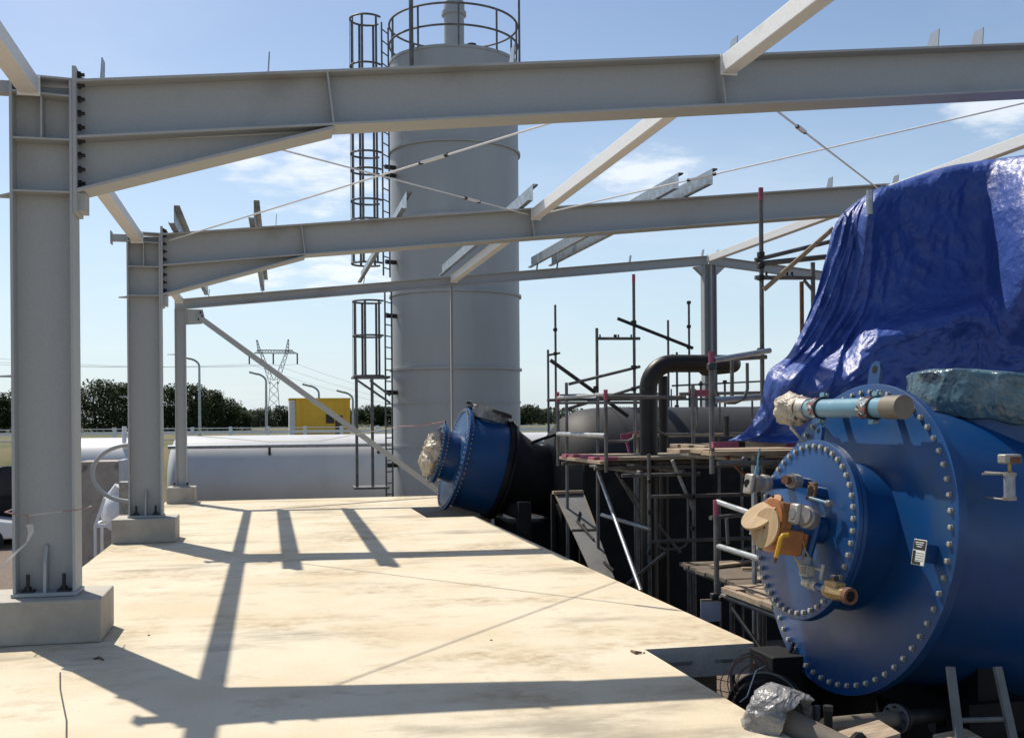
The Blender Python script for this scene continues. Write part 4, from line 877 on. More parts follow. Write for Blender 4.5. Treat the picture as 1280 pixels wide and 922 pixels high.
boards(S3, 4.7, 8.0, 10.25, 12.35, z1-.11, 'X', 8, False)  # deck carried farther back, boards added to shade the low deck below
for x in (4.9, 7.6): tb(S3, (x, 10.2, z1-.15), (x, 12.4, z1-.15), 'transom')
for x in (a.x+.3, 5.2, 6.8): tb(S3, (x, 8.9, z1-.13), (x, 10.4, z1-.13), 'transom')
tb(S3, (a.x+.05, 8.93, z1-.16), (7.2, 8.93, z1-.16))
tb(S3, atY(892, 450, 9.0), atY(962, 438, 9.4), 'guard_rail', .026, 'galv'); tb(S3, atY(892, 500, 9.0), atY(950, 496, 9.2), 'guard_rail', .03, 'galv'); tb(S3, atY(905, 449, 10.5), atY(958, 446, 10.5))
for px in (942, 1003): std(S3, px, 568, 700, 9.1, zlow=GZ, m='galv')
tb(S3, atY(905, 568, 9.2), atY(950, 612, 9.2), 'diagonal', .018, 'rust')
hframe(S3, atY(897, 480, 9.05).x, atY(905, 480, 9.05).x+.25, 9.1, 1.74, 2.1)
tb(S3, atY(915, 447, 10.0), atY(915, 500, 10.0), 'standard', .02); std(S3, 908, 520, 545, 10, r=.03, m='bolt')
for px, py in ((951, 318), (951, 332), (951, 347), (951, 438), (889, 458)): clamp(S3, atY(px, py, 10.55 if px > 900 else 8.97), .045)
# upper frame between pole and tarpaulin
tb(S3, atY(944, 325, 10.6), atY(1046, 300, 10.6)); tb(S3, atY(946, 330, 10.6), atY(1032, 321, 10.6), 'ledger', .03); tb(S3, atY(944, 347, 10.6), atY(1018, 347, 10.6))
tb(S3, atY(955, 362, 10.5), atY(1042, 285, 10.2), 'diagonal', .026, 'wood'); tb(S3, atY(953, 362, 10.6), atY(968, 350, 10.6), 'diagonal', .018); tb(S3, atY(1015, 362, 10.6), atY(1005, 350, 10.6), 'diagonal', .018)
std(S3, 1016, 328, 420, 10.6); std(S3, 1002, 352, 420, 11.2, m='rust')
for px in (958, 984, 990): MB().tube(atY(px, 347, 10.6), atY(px, 340, 10.6), .014, 6).build('spigot', 'bolt', S3)
xp = atY(1087, 240, 8.66).x; std(S3, 1087, 238, 268, 8.66, r=.03, m='galv')
# lower deck left of the large boiler
S4 = thing('scaffold', 'low scaffold deck with guard rail beside the large blue boiler', 'scaffold', (4.5, 8.5, GZ), 'tube scaffolds around the boilers')
zl = .09
boards(S4, 3.94, 5.4, 7.35, 8.85, zl, 'X', 6, False)
MB().box((3.87, 7.35, zl-.02), (3.93, 8.85, zl+.03)).build('edge_board', 'wood', S4, smooth=0, bevel=.004)
boards(S4, 4.5, 6.9, 9.3, 11.5, zl-.16, 'X', 8, False, m='shadewood')
std(S4, 895, 625, 752, 9.0, red=True, m='dgalv'); clamp(S4, atY(893, 745, 8.97), .045); clamp(S4, atY(902, 748, 8.9), .035)
tb(S4, atY(897, 627, 9.0), atY(965, 650, 7.9), 'guard_rail', .024, 'galv'); tb(S4, atY(897, 682, 9.0), atY(975, 706, 7.7), 'guard_rail', .026, 'galv')
tb(S4, atY(888, 647, 9.05), atY(960, 640, 9.4), 'guard_rail', .02); tb(S4, atY(908, 647, 9.1), atY(910, 680, 9.1), 'standard', .016); tb(S4, atY(915, 690, 9.3), atY(960, 680, 9.5), 'guard_rail', .016)
for x, y in ((3.95, 7.45), (3.95, 8.8), (5.2, 7.45), (5.2, 8.8), (4.6, 11.4), (6.6, 11.4), (6.6, 9.4), (4.6, 9.6)): tb(S4, (x, y, GZ), (x, y, zl-.02 if y < 9 else zl-.17), 'standard', .024)
tb(S4, atY(915, 760, 8.7), atY(965, 830, 8.2), 'diagonal', .02, 'bolt'); tb(S4, (3.92, 7.3, zl-.06), (3.92, 8.95, zl-.06)); tb(S4, (4.6, 9.3, zl-.19), (4.6, 11.5, zl-.19)); tb(S4, (6.5, 9.3, zl-.19), (6.5, 11.5, zl-.19))
# loose timber on the low deck
for k, (x, y, a, ln, w_, lab) in enumerate(((5.1, 11.1, .35, .9, .10, 'longest loose board lying askew on the far low deck'), (5.2, 10.6, -.3, .6, .08, 'medium loose board in the middle of the far low deck'), (4.8, 10.0, .9, .35, .06, 'short loose batten near the guard rail of the low deck'), (5.6, 11.35, .1, .4, .12, 'broad offcut at the back of the far low deck'), (5.7, 11.0, 1.2, .5, .05, 'thin loose batten farthest right on the low deck'))):
    o = MB().obox((x, y, zl-.16+.055+.014), V((math.cos(a), math.sin(a), 0))*ln/2, V((-math.sin(a), math.cos(a), 0))*w_/2, (0, 0, .012)).build('loose_plank', 'wood', smooth=0)
    tag(o, lab, 'plank', 'loose planks on the low deck')
# notice sheet
a, b = atY(876, 756, 8.95), atY(901, 776, 8.95)
T = thing('notice_sheet', 'pale blue sheet hanging under the low scaffold deck', 'sheet', a); MB().box((a.x, 8.952, b.z), (b.x, 8.956, a.z+.03)).build('sheet', 'paper', T, smooth=0); MB().box((a.x, 8.95, a.z+.03), (b.x, 8.962, a.z+.05)).build('hanger_strip', 'wood', T, smooth=0)

# big bent pipe
T = thing('bent_pipe', 'thick dark brown pipe rising through the scaffold deck and bending right', 'pipe', (4.9, 13.5, GZ))
px_, pz_ = atY(811, 565, 13.5).x, atY(811, 454, 13.5).z; RP = .118; RB_ = .34
pts = [(px_, 13.5, GZ), (px_, 13.5, pz_-RB_)]+[(px_+RB_*(1-math.cos(a)), 13.5, pz_-RB_+RB_*math.sin(a)) for a in [R(9*k) for k in range(1, 11)]]+[(px_+1.05, 13.5, pz_)]+[(px_+1.05+.22*math.sin(a), 13.5+.22*(1-math.cos(a)), pz_) for a in [R(15*k) for k in range(1, 7)]]+[(px_+1.27, 14.6, pz_)]
MB().path(pts, RP, 28).build('pipe_body', 'brownpipe', T, smooth=50)
for z in (pz_-RB_, ): MB().ring((px_, 13.5, z), (0, 0, 1), RP, .006, 28, 6).build('weld_seam', 'brownpipe', T)
MB().ring((px_+RB_, 13.5, pz_), (1, 0, 0), RP, .006, 28, 6).build('weld_seam', 'brownpipe', T)
x8 = atY(829, 500, 14.9).x; T = thing('stub_pipe', 'thin dark vertical pipe just behind the bent pipe', 'pipe', (x8, 14.9, GZ)); MB().tube((x8, 14.9, GZ), (x8, 14.9, atY(829, 470, 14.9).z), .07, 18).build('pipe_body', 'brownpipe', T); MB().lathe((x8, 14.9, 1.0), (0, 0, 1), [(0, .12), (.03, .12)], 18).build('flange', 'brownpipe', T)
# trestle-like sawhorse boards further back: striped barrier
T = thing('striped_barrier', 'low red and white barrier leaning by the dark boiler shell', 'barrier', (5.9, 16.6, 1.1))
a, b = atY(776, 546, 16.5), atY(800, 542, 16.5); MB().beam(a, b, .03, .09).build('rail', 'pink', T, smooth=0); MB().beam(atY(782, 548, 16.5), atY(788, 570, 16.4), .03, .05, up=(0, 1, 0)).build('leg', 'pink', T, smooth=0); MB().beam(atY(797, 545, 16.5), atY(797, 570, 16.4), .03, .05, up=(0, 1, 0)).build('leg', 'wood', T, smooth=0)
# plank walkway behind the bent pipe
T = thing('walkway_plank', 'long pale plank lying behind the bent pipe before the dark shell', 'plank', (7, 16.6, 1.0)); a, b = atY(792, 545, 16.4), atY(930, 541, 16.4)
MB().box((a.x, 16.35, a.z-.02), (b.x+1, 16.65, a.z+.03)).build('board', 'wood', T, smooth=0)
for x in (a.x+.1, a.x+1.5, b.x): MB().tube((x, 16.5, GZ), (x, 16.5, a.z-.02), .024, 8).build('support', 'dgalv', T)

# leaning steel sheet
T = thing('steel_chute', 'grey sheet steel chute leaning between slab edge and black boiler legs', 'chute', (4.4, 15, -1))
A, B, C_, D_ = atY(693, 616, 15.6), atY(728, 615, 15.6), atY(768, 722, 13.6), atY(742, 722, 13.6)
A2 = A.lerp(D_, .47); B2_ = B.lerp(C_, .47); off = V((0, .03, .012))
MB().prism([A, B, B2_, A2], off).build('upper_panel', 'plate', T, smooth=0); MB().prism([A2+V((0, .006, .0)), B2_+V((0, .006, 0)), C_+(C_-B)*.6, D_+(D_-A)*.6], off).build('lower_panel', 'plate', T, smooth=0)
MB().beam(A+V((-.03, -.02, .01)), B+V((0, -.02, .01)), .10, .04).build('top_edge', 'wood', T, smooth=0); MB().beam(A2, B2_, .02, .035).build('seam', 'tan', T, smooth=0); MB().beam(B+V((0, -.015, 0)), B2_+V((0, -.015, 0)), .02, .02).build('side_edge', 'tan', T, smooth=0); MB().beam(A+V((0, -.015, 0)), A2+V((0, -.015, 0)), .02, .02).build('side_edge', 'tan', T, smooth=0)
for (p0, p1) in (((725, 640), (722, 652)), ((722, 652), (742, 674)), ((729, 655), (733, 662)), ((755, 702), (767, 713))):
    f = lambda p: atP(p[0], p[1], A+V((0, -.02, 0)), (B-A).cross(D_-A).normalized())
    MB().beam(f(p0), f(p1), .03, .03, up=(0, 1, 0)).build('cleat_shadow', 'black', T, smooth=0)  # black bars laid on the sheet to draw the shadows of its cleats
for p in (A, B): MB().box((p.x-.03, p.y+.05, GZ), (p.x+.03, p.y+.12, p.z-.02)).build('leg', 'black', T, smooth=0)

# ================================================================ TARPAULIN
NET = [ # columns from the left hem to the right, rows from top to bottom: (px, py, Y)
 [(1108,233,9.3),(1050,271,9.1),(1033,320,9.05),(1016,378,9.05),(988,440,9.05),(960,466,8.95),(950,508,8.95),(932,538,8.95),(910,551,8.92)],
 [(1110,233,9.2),(1070,262,9.0),(1056,322,8.98),(1038,388,8.98),(1016,436,8.95),(992,474,8.62),(980,518,8.75),(968,543,8.85),(957,553,8.85)],
 [(1112,233,9.1),(1087,268,8.75),(1082,330,8.8),(1076,385,8.85),(1055,430,8.80),(1050,472,8.45),(1050,500,8.5),(1050,530,8.55),(1050,562,8.55)],
 [(1132,226,9.1),(1122,275,8.95),(1118,330,8.9),(1112,385,8.82),(1100,416,8.5),(1098,440,8.45),(1098,480,8.45),(1097,520,8.45),(1096,580,8.45)],
 [(1182,211,9.1),(1178,270,8.95),(1176,330,8.88),(1172,375,8.75),(1165,404,8.4),(1163,430,8.38),(1163,480,8.38),(1162,530,8.38),(1160,600,8.38)],
 [(1232,202,9.0),(1228,260,8.85),(1230,320,8.75),(1229,365,8.6),(1225,393,8.35),(1218,430,8.42),(1212,480,8.42),(1208,530,8.4),(1205,600,8.4)],
 [(1290,195,8.5),(1288,260,8.15),(1282,320,8.05),(1275,380,8.1),(1262,425,8.25),(1250,460,8.3),(1245,500,8.3),(1240,540,8.3),(1238,600,8.3)],
 [(1370,184,8.0),(1365,250,7.6),(1360,320,7.7),(1352,390,7.9),(1345,430,8.2),(1340,470,8.25),(1335,510,8.25),(1332,550,8.25),(1330,600,8.25)],
 [(1470,175,7.9),(1465,250,7.5),(1460,320,7.6),(1455,390,7.9),(1450,430,8.2),(1446,470,8.25),(1442,510,8.25),(1440,550,8.25),(1440,600,8.25)]]
G = [[atY(*p) for p in col] for col in NET]
for col in G:                      # the sheet carries on over the scaffold top and down behind it
    k = G.index(col); sh = .9 if k < 3 else .3; t = col[0]; col.insert(0, t+V((sh*.8, .8, -.03))); col.insert(0, t+V((sh*1.6, 1.9, -.25)))
def cr(p0, p1, p2, p3, t): return .5*((2*p1)+(p2-p0)*t+(2*p0-5*p1+4*p2-p3)*t*t+(3*p1-p0-3*p2+p3)*t**3)
def samp(pts, s):
    i = min(int(s), len(pts)-2); t = s-i; g = lambda k: pts[min(max(k, 0), len(pts)-1)]; return cr(g(i-1), g(i), g(i+1), g(i+2), t)
NU, NV = 260, 250; nu, nv = len(G)-1, len(G[0])-1; mbt = MB()
rows = [[samp(col, nv*j/NV) for j in range(NV+1)] for col in G]
for i in range(NU+1):
    for j in range(NV+1):
        su = nu*i/NU; p = samp([r[j] for r in rows], su); sv = nv*j/NV
        q = V((su*1.5, sv*.45, 0)); f = 0
        lf = min(1, max(.12, 1-(su-1.8)/1.2)); f += .055*lf*(1-abs(noise.noise(V((su*2.1+sv*.35, sv*.22, 1.7)))*2.2))*min(1, max(0, sv-2.2))
        f += .035*noise.noise(V((su*.9, sv*.8, 9.1)))+.012*noise.noise(V((su*3.6+sv*.8, sv*1.7, 4.2)))+.016*(1-2.4*abs(noise.noise(V((su*1.9-sv*1.1, sv*1.2+su*.7, 2.2)))))+.007*(1-2.4*abs(noise.noise(V((su*4.2+sv*2.3, sv*2.6-su*1.5, 7.2)))))+.0025*(1-2*abs(noise.noise(V((su*11, sv*8, 5)))))
        w = min(1, su/.35)*min(1, max(.0, sv-1.6)/.6); mbt.v.append(p+V((-.25, -1, .12))*f*(.25+.75*w)*1.0)
for i in range(NU):
    for j in range(NV): a = i*(NV+1)+j; mbt.f.append([a, a+1, a+NV+2, a+NV+1])
tp = mbt.build('tarpaulin', 'tarp', smooth=70); tag(tp, 'large creased shiny blue tarpaulin draped over the scaffold at right', 'tarpaulin')
md = tp.modifiers.new('thick', 'SOLIDIFY'); md.thickness = .004

# ================================================================ CLUTTER BESIDE THE SLAB, LOWER RIGHT
c = atY(958, 890, 6.2)
T = thing('fan_casing', 'dark round metal casing beside the slab corner under the large boiler', 'casing', (c.x, 6.2, GZ))
ax = V((-.65, -.72, .1)).normalized()
MB().lathe(c, ax, [(-.16, .20), (-.14, .225), (.02, .235), (.02, .25), (.035, .25), (.035, .215), (.09, .19), (.10, .0)], 48).build('round_body', 'black', T); MB().ring(c+ax*.03, ax, .245, .007, 48, 6).build('rim', 'dgalv', T)
MB().box((c.x+.12, 6.35, c.z-.5), (c.x+.34, 6.7, c.z+.30)).build('rear_box', 'black', T, smooth=0, bevel=.01); MB().box((c.x-.05, 6.15, GZ), (c.x+.3, 6.5, c.z-.15)).build('stand', 'black', T, smooth=0)
c = atY(938, 850, 6.3); T = thing('wire_coil', 'tangled coil of rusty wire hanging below the slab corner', 'wire', c)
for k in range(7): MB().ring(c+V((random.uniform(-.03, .03), random.uniform(-.03, .03), random.uniform(-.03, .03))), (random.uniform(-.4, .4), -1, random.uniform(-.3, .3)), .10+.012*k, .0035, 24, 5).build('loop', 'rust' if k % 2 else 'dgalv', T)
MB().path([atY(957, 832, 6.2), atY(945, 838, 6.1), atY(938, 858, 6.0), atY(934, 870, 5.9), atY(925, 877, 5.8)], .005, 6).build('loose_end', 'galv', T); MB().path([c+V((.05, .05, .1)), c+V((.3, .3, -.6)), V((c.x+.3, 6.7, GZ))], .006, 5).build('tail', 'rust', T)
# open pipe end with plastic wrap
e0 = atY(975, 900, 5.15); dirp = V((.58, -.76, -.28)).normalized()
T = thing('wrapped_pipe_end', 'blue pipe end coming out of grey plastic wrapping at the slab edge', 'pipe', (e0.x, 5.15, GZ))
MB().tube(e0-dirp*.15, e0+dirp*.45, .080, 28).build('pipe_body', 'tan', T)
w = MB(); nn = 40; _, xa, ya = frame(dirp)
for i, (s_, r0) in enumerate(((-.16, .02), (-.17, .10), (-.13, .150), (-.05, .165), (.03, .162), (.07, .150), (.05, .128), (-.06, .12))):
    for k in range(nn):
        t = 2*math.pi*k/nn; f = .03*noise.noise(V((math.cos(t)*2.5, math.sin(t)*2.5, i*.35)))+.022*(1-2*abs(noise.noise(V((math.cos(t)*5, math.sin(t)*5, i*.8))))); w.v.append(e0+dirp*(s_+f)+(xa*math.cos(t)+ya*math.sin(t))*(r0+f*.7))
for i in range(7):
    for k in range(nn): w.f.append([i*nn+k, i*nn+(k+1) % nn, (i+1)*nn+(k+1) % nn, (i+1)*nn+k])
w.build('plastic_wrap', 'film', T, smooth=60)
MB().ring(e0+dirp*.40, dirp, .10, .03, 32, 8).build('black_flange', 'black', T); MB().box((e0.x-.1, 5.10, GZ), (e0.x+.02, 5.22, e0.z-.10)).build('stand', 'black', T, smooth=0)
# flanged pipe
a, b = atY(1040, 906, 5.3), atY(1118, 898, 5.5)
T = thing('flanged_pipe', 'weathered tan pipe with dark flange lying below the large boiler', 'pipe', (a.x, 5.3, GZ)); d_ = (b-a).normalized()
MB().tube(a-d_*.05, b, .045, 22).build('pipe_body', 'tan', T); MB().tube(b, b+d_*.02, .085, 26).build('flange', 'dgalv', T); MB().tube(b+d_*.03, b+d_*.05, .085, 26).build('flange', 'bolt', T); MB().tube(b+d_*.05, b+d_*1.0, .045, 20).build('pipe_body', 'bolt', T)
for k in range(8):
    t = 2*math.pi*k/8; _, xa, ya = frame(d_); MB().tube(b-d_*.015+(xa*math.cos(t)+ya*math.sin(t))*.068, b+d_*.07+(xa*math.cos(t)+ya*math.sin(t))*.068, .008, 6).build('bolt', 'bolt', T)
m_ = a.lerp(b, .5); MB().box((m_.x-.05, m_.y-.05, GZ), (m_.x+.05, m_.y+.05, m_.z-.045)).build('stand', 'black', T, smooth=0); MB().box((a.x+.9, b.y+.1, GZ), (a.x+1, b.y+.2, b.z-.05)).build('stand', 'black', T, smooth=0)
a, b = atY(1167, 907, 5.9), atY(1190, 902, 5.9)
T = thing('short_pipe', 'short pale pipe with round flange behind the ladder rails', 'pipe', (a.x, 5.9, GZ)); d_ = V((.95, .15, .1)).normalized()
MB().tube(a, a+d_*.16, .05, 20).build('pipe_body', 'plate', T); MB().tube(a+d_*.16, a+d_*.185, .085, 24).build('flange', 'bolt', T); MB().tube(a+d_*.20, a+d_*.22, .085, 24).build('flange', 'bolt', T); MB().tube(a+d_*.22, a+d_*.42, .05, 20).build('pipe_body', 'tan', T); MB().box((a.x+.1, 5.85, GZ), (a.x+.2, 5.95, a.z-.05)).build('stand', 'black', T, smooth=0)
# ladder
T = thing('metal_ladder', 'weathered metal ladder standing under the flank of the large boiler', 'ladder', (3.6, 4.9, GZ))
for px, px2 in ((1191, 1199), (1252, 1266)):
    a, b = atY(px, 858, 5.05), atY(px2, 922, 4.95); d_ = (b-a); MB().beam(a-d_*.4, b+d_*9,   .022, .045, up=(1, 0, 0)).build('stile', 'plate', T, smooth=0)
for k in range(6):
    a, b = atY(1196, 900+k*60, 5.0-k*.02), atY(1262, 898+k*60, 5.0-k*.02); MB().tube(a, b, .014, 8).build('rung', 'plate', T)
# bars and posts
for px, py, lab in ((1012, 770, 'dark steel bar standing left of the tan pipe under the boiler rim'), (1021, 800, 'thin steel bar standing under the rim of the large boiler')):
    a = atY(px, py, 5.9); T = thing('steel_bar', lab, 'bar', (a.x, 5.9, GZ)); MB().tube((a.x, 5.9, GZ), (a.x, 5.9, -.12), .018, 8).build('bar', 'dgalv', T); MB().box((a.x-.05, 5.85, GZ), (a.x+.05, 5.95, GZ+.01)).build('foot_plate', 'bolt', T, smooth=0)
a = atY(1033, 900, 5.0); T = thing('pipe_stand', 'short dark post with threaded top in front of the tan pipe', 'stand', (a.x, 5.0, GZ)); MB().tube((a.x, 5, GZ), (a.x+.01, 5, a.z+.05), .022, 12).build('post', 'black', T); MB().tube((a.x+.01, 5, a.z+.05), (a.x+.01, 5, a.z+.075), .026, 8).build('cap', 'bolt', T)
for i, (p, lab) in enumerate((((1060, 905, 1112, 922), 'sunlit timber block at the bottom edge under the tan pipe'), ((1180, 916, 1222, 926), 'pale timber end at the bottom edge beside the ladder'))):
    a, b = atY(p[0], p[3]-2, 4.95), atY(p[2], p[1], 4.95); T = thing('timber_block', lab, 'timber', (a.x, 4.95, GZ)); MB().prism([(a.x, 4.85, a.z-.015), (b.x, 4.85, b.z-.015), (b.x, 5.05, b.z), (a.x, 5.05, a.z)], (0, 0, -.05)).build('block', 'wood', T, smooth=0, bevel=.004); MB().box((a.x+.05, 4.9, GZ), (a.x+.12, 5.0, min(a.z, b.z)-.066)).build('prop', 'black', T, smooth=0)
MB_ = MB().path([B1+n1*.02-u1*.42-v1*.74, B1+n1*.03-u1*.44-v1*.85, B1-u1*.45-v1*1.05, B1-u1*.44-v1*1.3, V((3.6, 6.45, GZ))], .012, 8)
o = MB_.build('hanging_cable', 'black'); tag(o, 'black cable hanging down across the rim of the large boiler', 'cable')

# small litter on the slab
o = MB().path([atZ(789, 813, .008), atZ(795, 815, .012), atZ(802, 815, .008)], [.008, .012, .006], 7).build('wood_chip', 'twig'); tag(o, 'small brown bark chip near the notch of the slab', 'wood chip')
o = MB().path([atZ(117, 823, .006), atZ(124, 821, .009), atZ(129, 824, .006)], [.006, .010, .006], 7).build('wood_chip', 'twig'); tag(o, 'brown leaf-like chip near the nearest plinth', 'wood chip')
for i, (px, py, lab) in enumerate(((186, 794, 'dark pebble on the slab right of the nearest plinth'), (805, 816, 'tiny dark crumb beside the bark chip'), (614, 800, 'small pebble in the middle of the slab'))):
    p = atZ(px, py, 0); m = MB().lathe(p+V((0, 0, -.001)), (0, 0, 1), [(0, .007), (.004, .010), (.008, .007), (.010, .002)], 8); tag(m.build('pebble', 'rust'), lab, 'pebble')
pts = [atZ(79, y, .004)+V((.02*math.sin(y*.05), 0, 0)) for y in (840, 860, 880, 900, 925, 960)]
tag(MB().path(pts, .0045, 6).build('thin_cable', 'bolt'), 'thin dark cable lying on the slab at lower left', 'cable')

# ================================================================ CAR AND DARK DRUM AT THE LEFT EDGE
p = atZ(2, 686, GZ)
T = thing('parked_car', 'white parked car just visible at the left edge', 'car', (p.x-1.6, p.y, GZ))
cx, cy = p.x-1.55, p.y
body = [(-2.0, .30), (2.0, .30), (2.05, .55), (2.0, .80), (1.2, .92), (-1.6, .95), (-2.05, .85), (-2.08, .5)]
MB().xz([(cx+x, GZ+z) for x, z in body], cy, cy+1.65).build('body', 'carw', T, bevel=.06)
cab = [(-1.75, .93), (1.15, .90), (.55, 1.40), (.1, 1.47), (-1.2, 1.47), (-1.65, 1.25)]
MB().xz([(cx+x, GZ+z) for x, z in cab], cy+.10, cy+1.55).build('cabin', 'carw', T, bevel=.05)
for w_ in ([(-1.5, .98), (-.55, .98), (-.55, 1.36), (-1.2, 1.36), (-1.5, 1.22)], [(-.45, .98), (.90, .97), (.48, 1.36), (-.45, 1.36)]): MB().xz([(cx+x, GZ+z) for x, z in w_], cy+.09, cy+.11).build('window', 'darkgl', T, smooth=0)
for x in (-1.3, 1.3):
    W = MB().lathe((cx+x, cy-.01, GZ+.30), (0, 1, 0), [(0, .20), (0, .30), (.2, .30), (.2, .2)], 28).build('wheel', 'tyre', T); MB().tube((cx+x, cy-.015, GZ+.30), (cx+x, cy+.1, GZ+.30), .19, 20).build('rim', 'galv', W)
    MB().lathe((cx+x, cy+1.46, GZ+.30), (0, 1, 0), [(0, .20), (0, .30), (.2, .30), (.2, .2)], 28).build('wheel', 'tyre', T)
MB().box((cx+1.95, cy+.1, GZ+.62), (cx+2.04, cy+.4, GZ+.76)).build('headlight', 'glass', T, smooth=0); MB().box((cx-.5, cy-.01, GZ+.80), (cx-.35, cy, GZ+.83)).build('door_handle', 'bolt', T, smooth=0)
p = atY(9, 606, 38)
T = thing('dark_drum', 'dark grey drum half hidden behind the nearest column', 'drum', (p.x, 38, GZ)); MB().lathe((p.x, 38, p.z), (.25, -1, 0), [(-.8, .50), (-.75, .60), (.0, .62), (.08, .5), (.10, .05)], 32).build('barrel', 'shell', T); MB().box((p.x-.4, 37.8, GZ), (p.x+.4, 38.6, p.z-.4)).build('cradle', 'black', T, smooth=0)
MB().box((p.x-1.2, 37.9, p.z+.35), (p.x-.35, 38.1, p.z+.50)).build('arm', 'white', T, smooth=0)

# ================================================================ ROADSIDE
YG = 61.0
T = thing('guard_rail', 'long galvanised crash barrier along the road beyond the tanks', 'guard rail', (0, YG, ground_h(0, YG)))
zr0 = ground_h(0, YG)
for z, h, nm in ((.42, .16, 'lower_beam'), (.70, .05, 'upper_beam')): MB().box((-70, YG-.05, zr0+z), (60, YG, zr0+z+h)).build(nm, 'wsteel', T, smooth=0)
pm = MB().box((-.09, 0, 0), (.09, .14, .80)).mesh('post', 'white', smooth=0); x = -34.0
while x < 24: inst('post', pm, T, (x, YG-.13, zr0)); x += 2.0
a, b = atY(370, 502, 70), atY(438, 546, 70)
T = thing('site_container', 'ochre yellow site container standing on the road bank', 'container', (a.x, 70, .55)); zc = .57
w_ = b.x-a.x; MB().box((a.x, 70, zc), (b.x, 73.2, zc+2.45)).build('box', 'contain', T, bevel=.03, smooth=0)
MB().box((a.x-.42, 70.2, zc), (a.x-.02, 73.0, zc+2.35)).build('side_wall', 'cwhite', T, smooth=0); MB().box((a.x-.45, 69.95, zc+2.42), (b.x+.05, 73.25, zc+2.52)).build('roof_edge', 'contain', T, smooth=0)
MB().box((a.x+.30, 69.96, zc+.05), (a.x+.36, 70, zc+2.4)).build('corner_post', 'contain', T, smooth=0); MB().box((b.x-.36, 69.96, zc+.05), (b.x-.30, 70, zc+2.4)).build('corner_post', 'contain', T, smooth=0)
MB().box((a.x+w_*.18, 69.97, zc+.3), (a.x+w_*.52, 70, zc+1.5)).build('panel', 'contain', T, smooth=0); MB().box((a.x+w_*.55, 69.97, zc+.9), (a.x+w_*.70, 70, zc+1.5)).build('window', 'darkgl', T, smooth=0); MB().box((a.x+w_*.72, 69.98, zc+.2), (a.x+w_*.86, 70, zc+1.4)).build('door', 'rust', T, smooth=0)
def lamp(px, py, Y, lab):
    t = atY(px, py-4, Y); z0 = ground_h(0, Y); T = thing('street_lamp', lab, 'street lamp', (t.x, Y, z0), 'street lamps along the road')
    h = t.z-z0; k = Y/90; MB().tube((t.x, Y, z0), (t.x, Y, z0+h-.9*k), .12*k, 10, .085*k).build('pole', 'galv', T)
    pts = [(t.x-1.1*k*(1-math.cos(a)), Y, z0+h-.9*k+.9*k*math.sin(a)*.75) for a in [R(10*i) for i in range(8)]]; MB().path(pts, .08*k, 8).build('arm', 'galv', T)
    e = V(pts[-1]); MB().obox(e+V((-.28, 0, .05))*k, V((.33, 0, -.09))*k, (0, .10*k, 0), V((.02, 0, .07))*k).build('lamp_head', 'cast', T, smooth=0, bevel=.02)
lamp(249, 448, 90, 'nearest and tallest street lamp beside the far corner column'); lamp(332.5, 467, 112, 'street lamp in front of the pylon'); lamp(398.5, 482, 140, 'street lamp behind the ochre container'); lamp(441, 490, 165, 'farthest street lamp, beside the silo ladder')

# pylon
YP = 420.0; pc_ = atY(342, 540, YP); zb0 = ground_h(0, YP); sc_ = YP/F
T = thing('transmission_pylon', 'lattice power pylon with a wide crossarm on the horizon', 'pylon', (pc_.x, YP, zb0))
X = lambda px: atY(px, 500, YP).x
Z = lambda py: atY(342, py, YP).z
def lat(nm, a0, a1, b0, b1, n, dep=1.6, r=.115):
    m = MB(); a0, a1, b0, b1 = V(a0), V(a1), V(b0), V(b1); e = V((0, dep/2, 0))
    for s in (-1, 1):
        m.tube(a0+e*s, a1+e*s, r, 5); m.tube(b0+e*s, b1+e*s, r, 5)
        for i in range(n):
            p0, p1, q0, q1_ = a0.lerp(a1, i/n), a0.lerp(a1, (i+1)/n), b0.lerp(b1, i/n), b0.lerp(b1, (i+1)/n); m.tube(p0+e*s, q1_+e*s, r*.6, 4); m.tube(q0+e*s, p1+e*s, r*.6, 4)
    m.build(nm, 'lattice', T)
lat('tower_body', (X(334), YP, zb0), (X(338), YP, Z(477)), (X(350.5), YP, zb0), (X(347), YP, Z(477)), 5, 3)
lat('left_arm', (X(337), YP, Z(480)), (X(325), YP, Z(440)), (X(342), YP, Z(475)), (X(328), YP, Z(440)), 5); lat('right_arm', (X(348), YP, Z(480)), (X(361), YP, Z(440)), (X(343), YP, Z(475)), (X(357.5), YP, Z(440)), 5)
lat('crossarm', (X(318), YP, Z(441.5)), (X(372), YP, Z(441.5)), (X(322), YP, Z(437.5)), (X(366), YP, Z(437.5)), 14)
lat('left_peak', (X(323), YP, Z(440)), (X(321), YP, Z(425)), (X(327), YP, Z(440)), (X(322.3), YP, Z(425)), 4); lat('right_peak', (X(357), YP, Z(440)), (X(360.5), YP, Z(424)), (X(361.5), YP, Z(440)), (X(361.6), YP, Z(424)), 4)
for px in (312, 342, 372): MB().tube((X(px), YP, Z(441)), (X(px), YP, Z(455)), .28, 6).build('insulator', 'wire', T)
def line(a, b, sag, lab):
    a, b = V(a), V(b); pts = [a.lerp(b, t/24)-V((0, 0, sag*4*(t/24)*(1-t/24))) for t in range(25)]
    o = MB().path(pts, .04, 4).build('power_line', 'wire'); tag(o, lab, 'power line', 'power lines on the pylon')
for i, px in enumerate((312, 342, 372)):
    s = (X(px), YP, Z(455)); line(s, (X(px)-200+i*14, YP-60, Z(452)+9), 6, ('uppermost', 'middle', 'lowest')[i]+' power line running left from the pylon'); line(s, (X(px)+170, YP+190, Z(520)), 8, ('left', 'middle', 'right')[i]+' power line sagging right from the pylon behind the ladder')

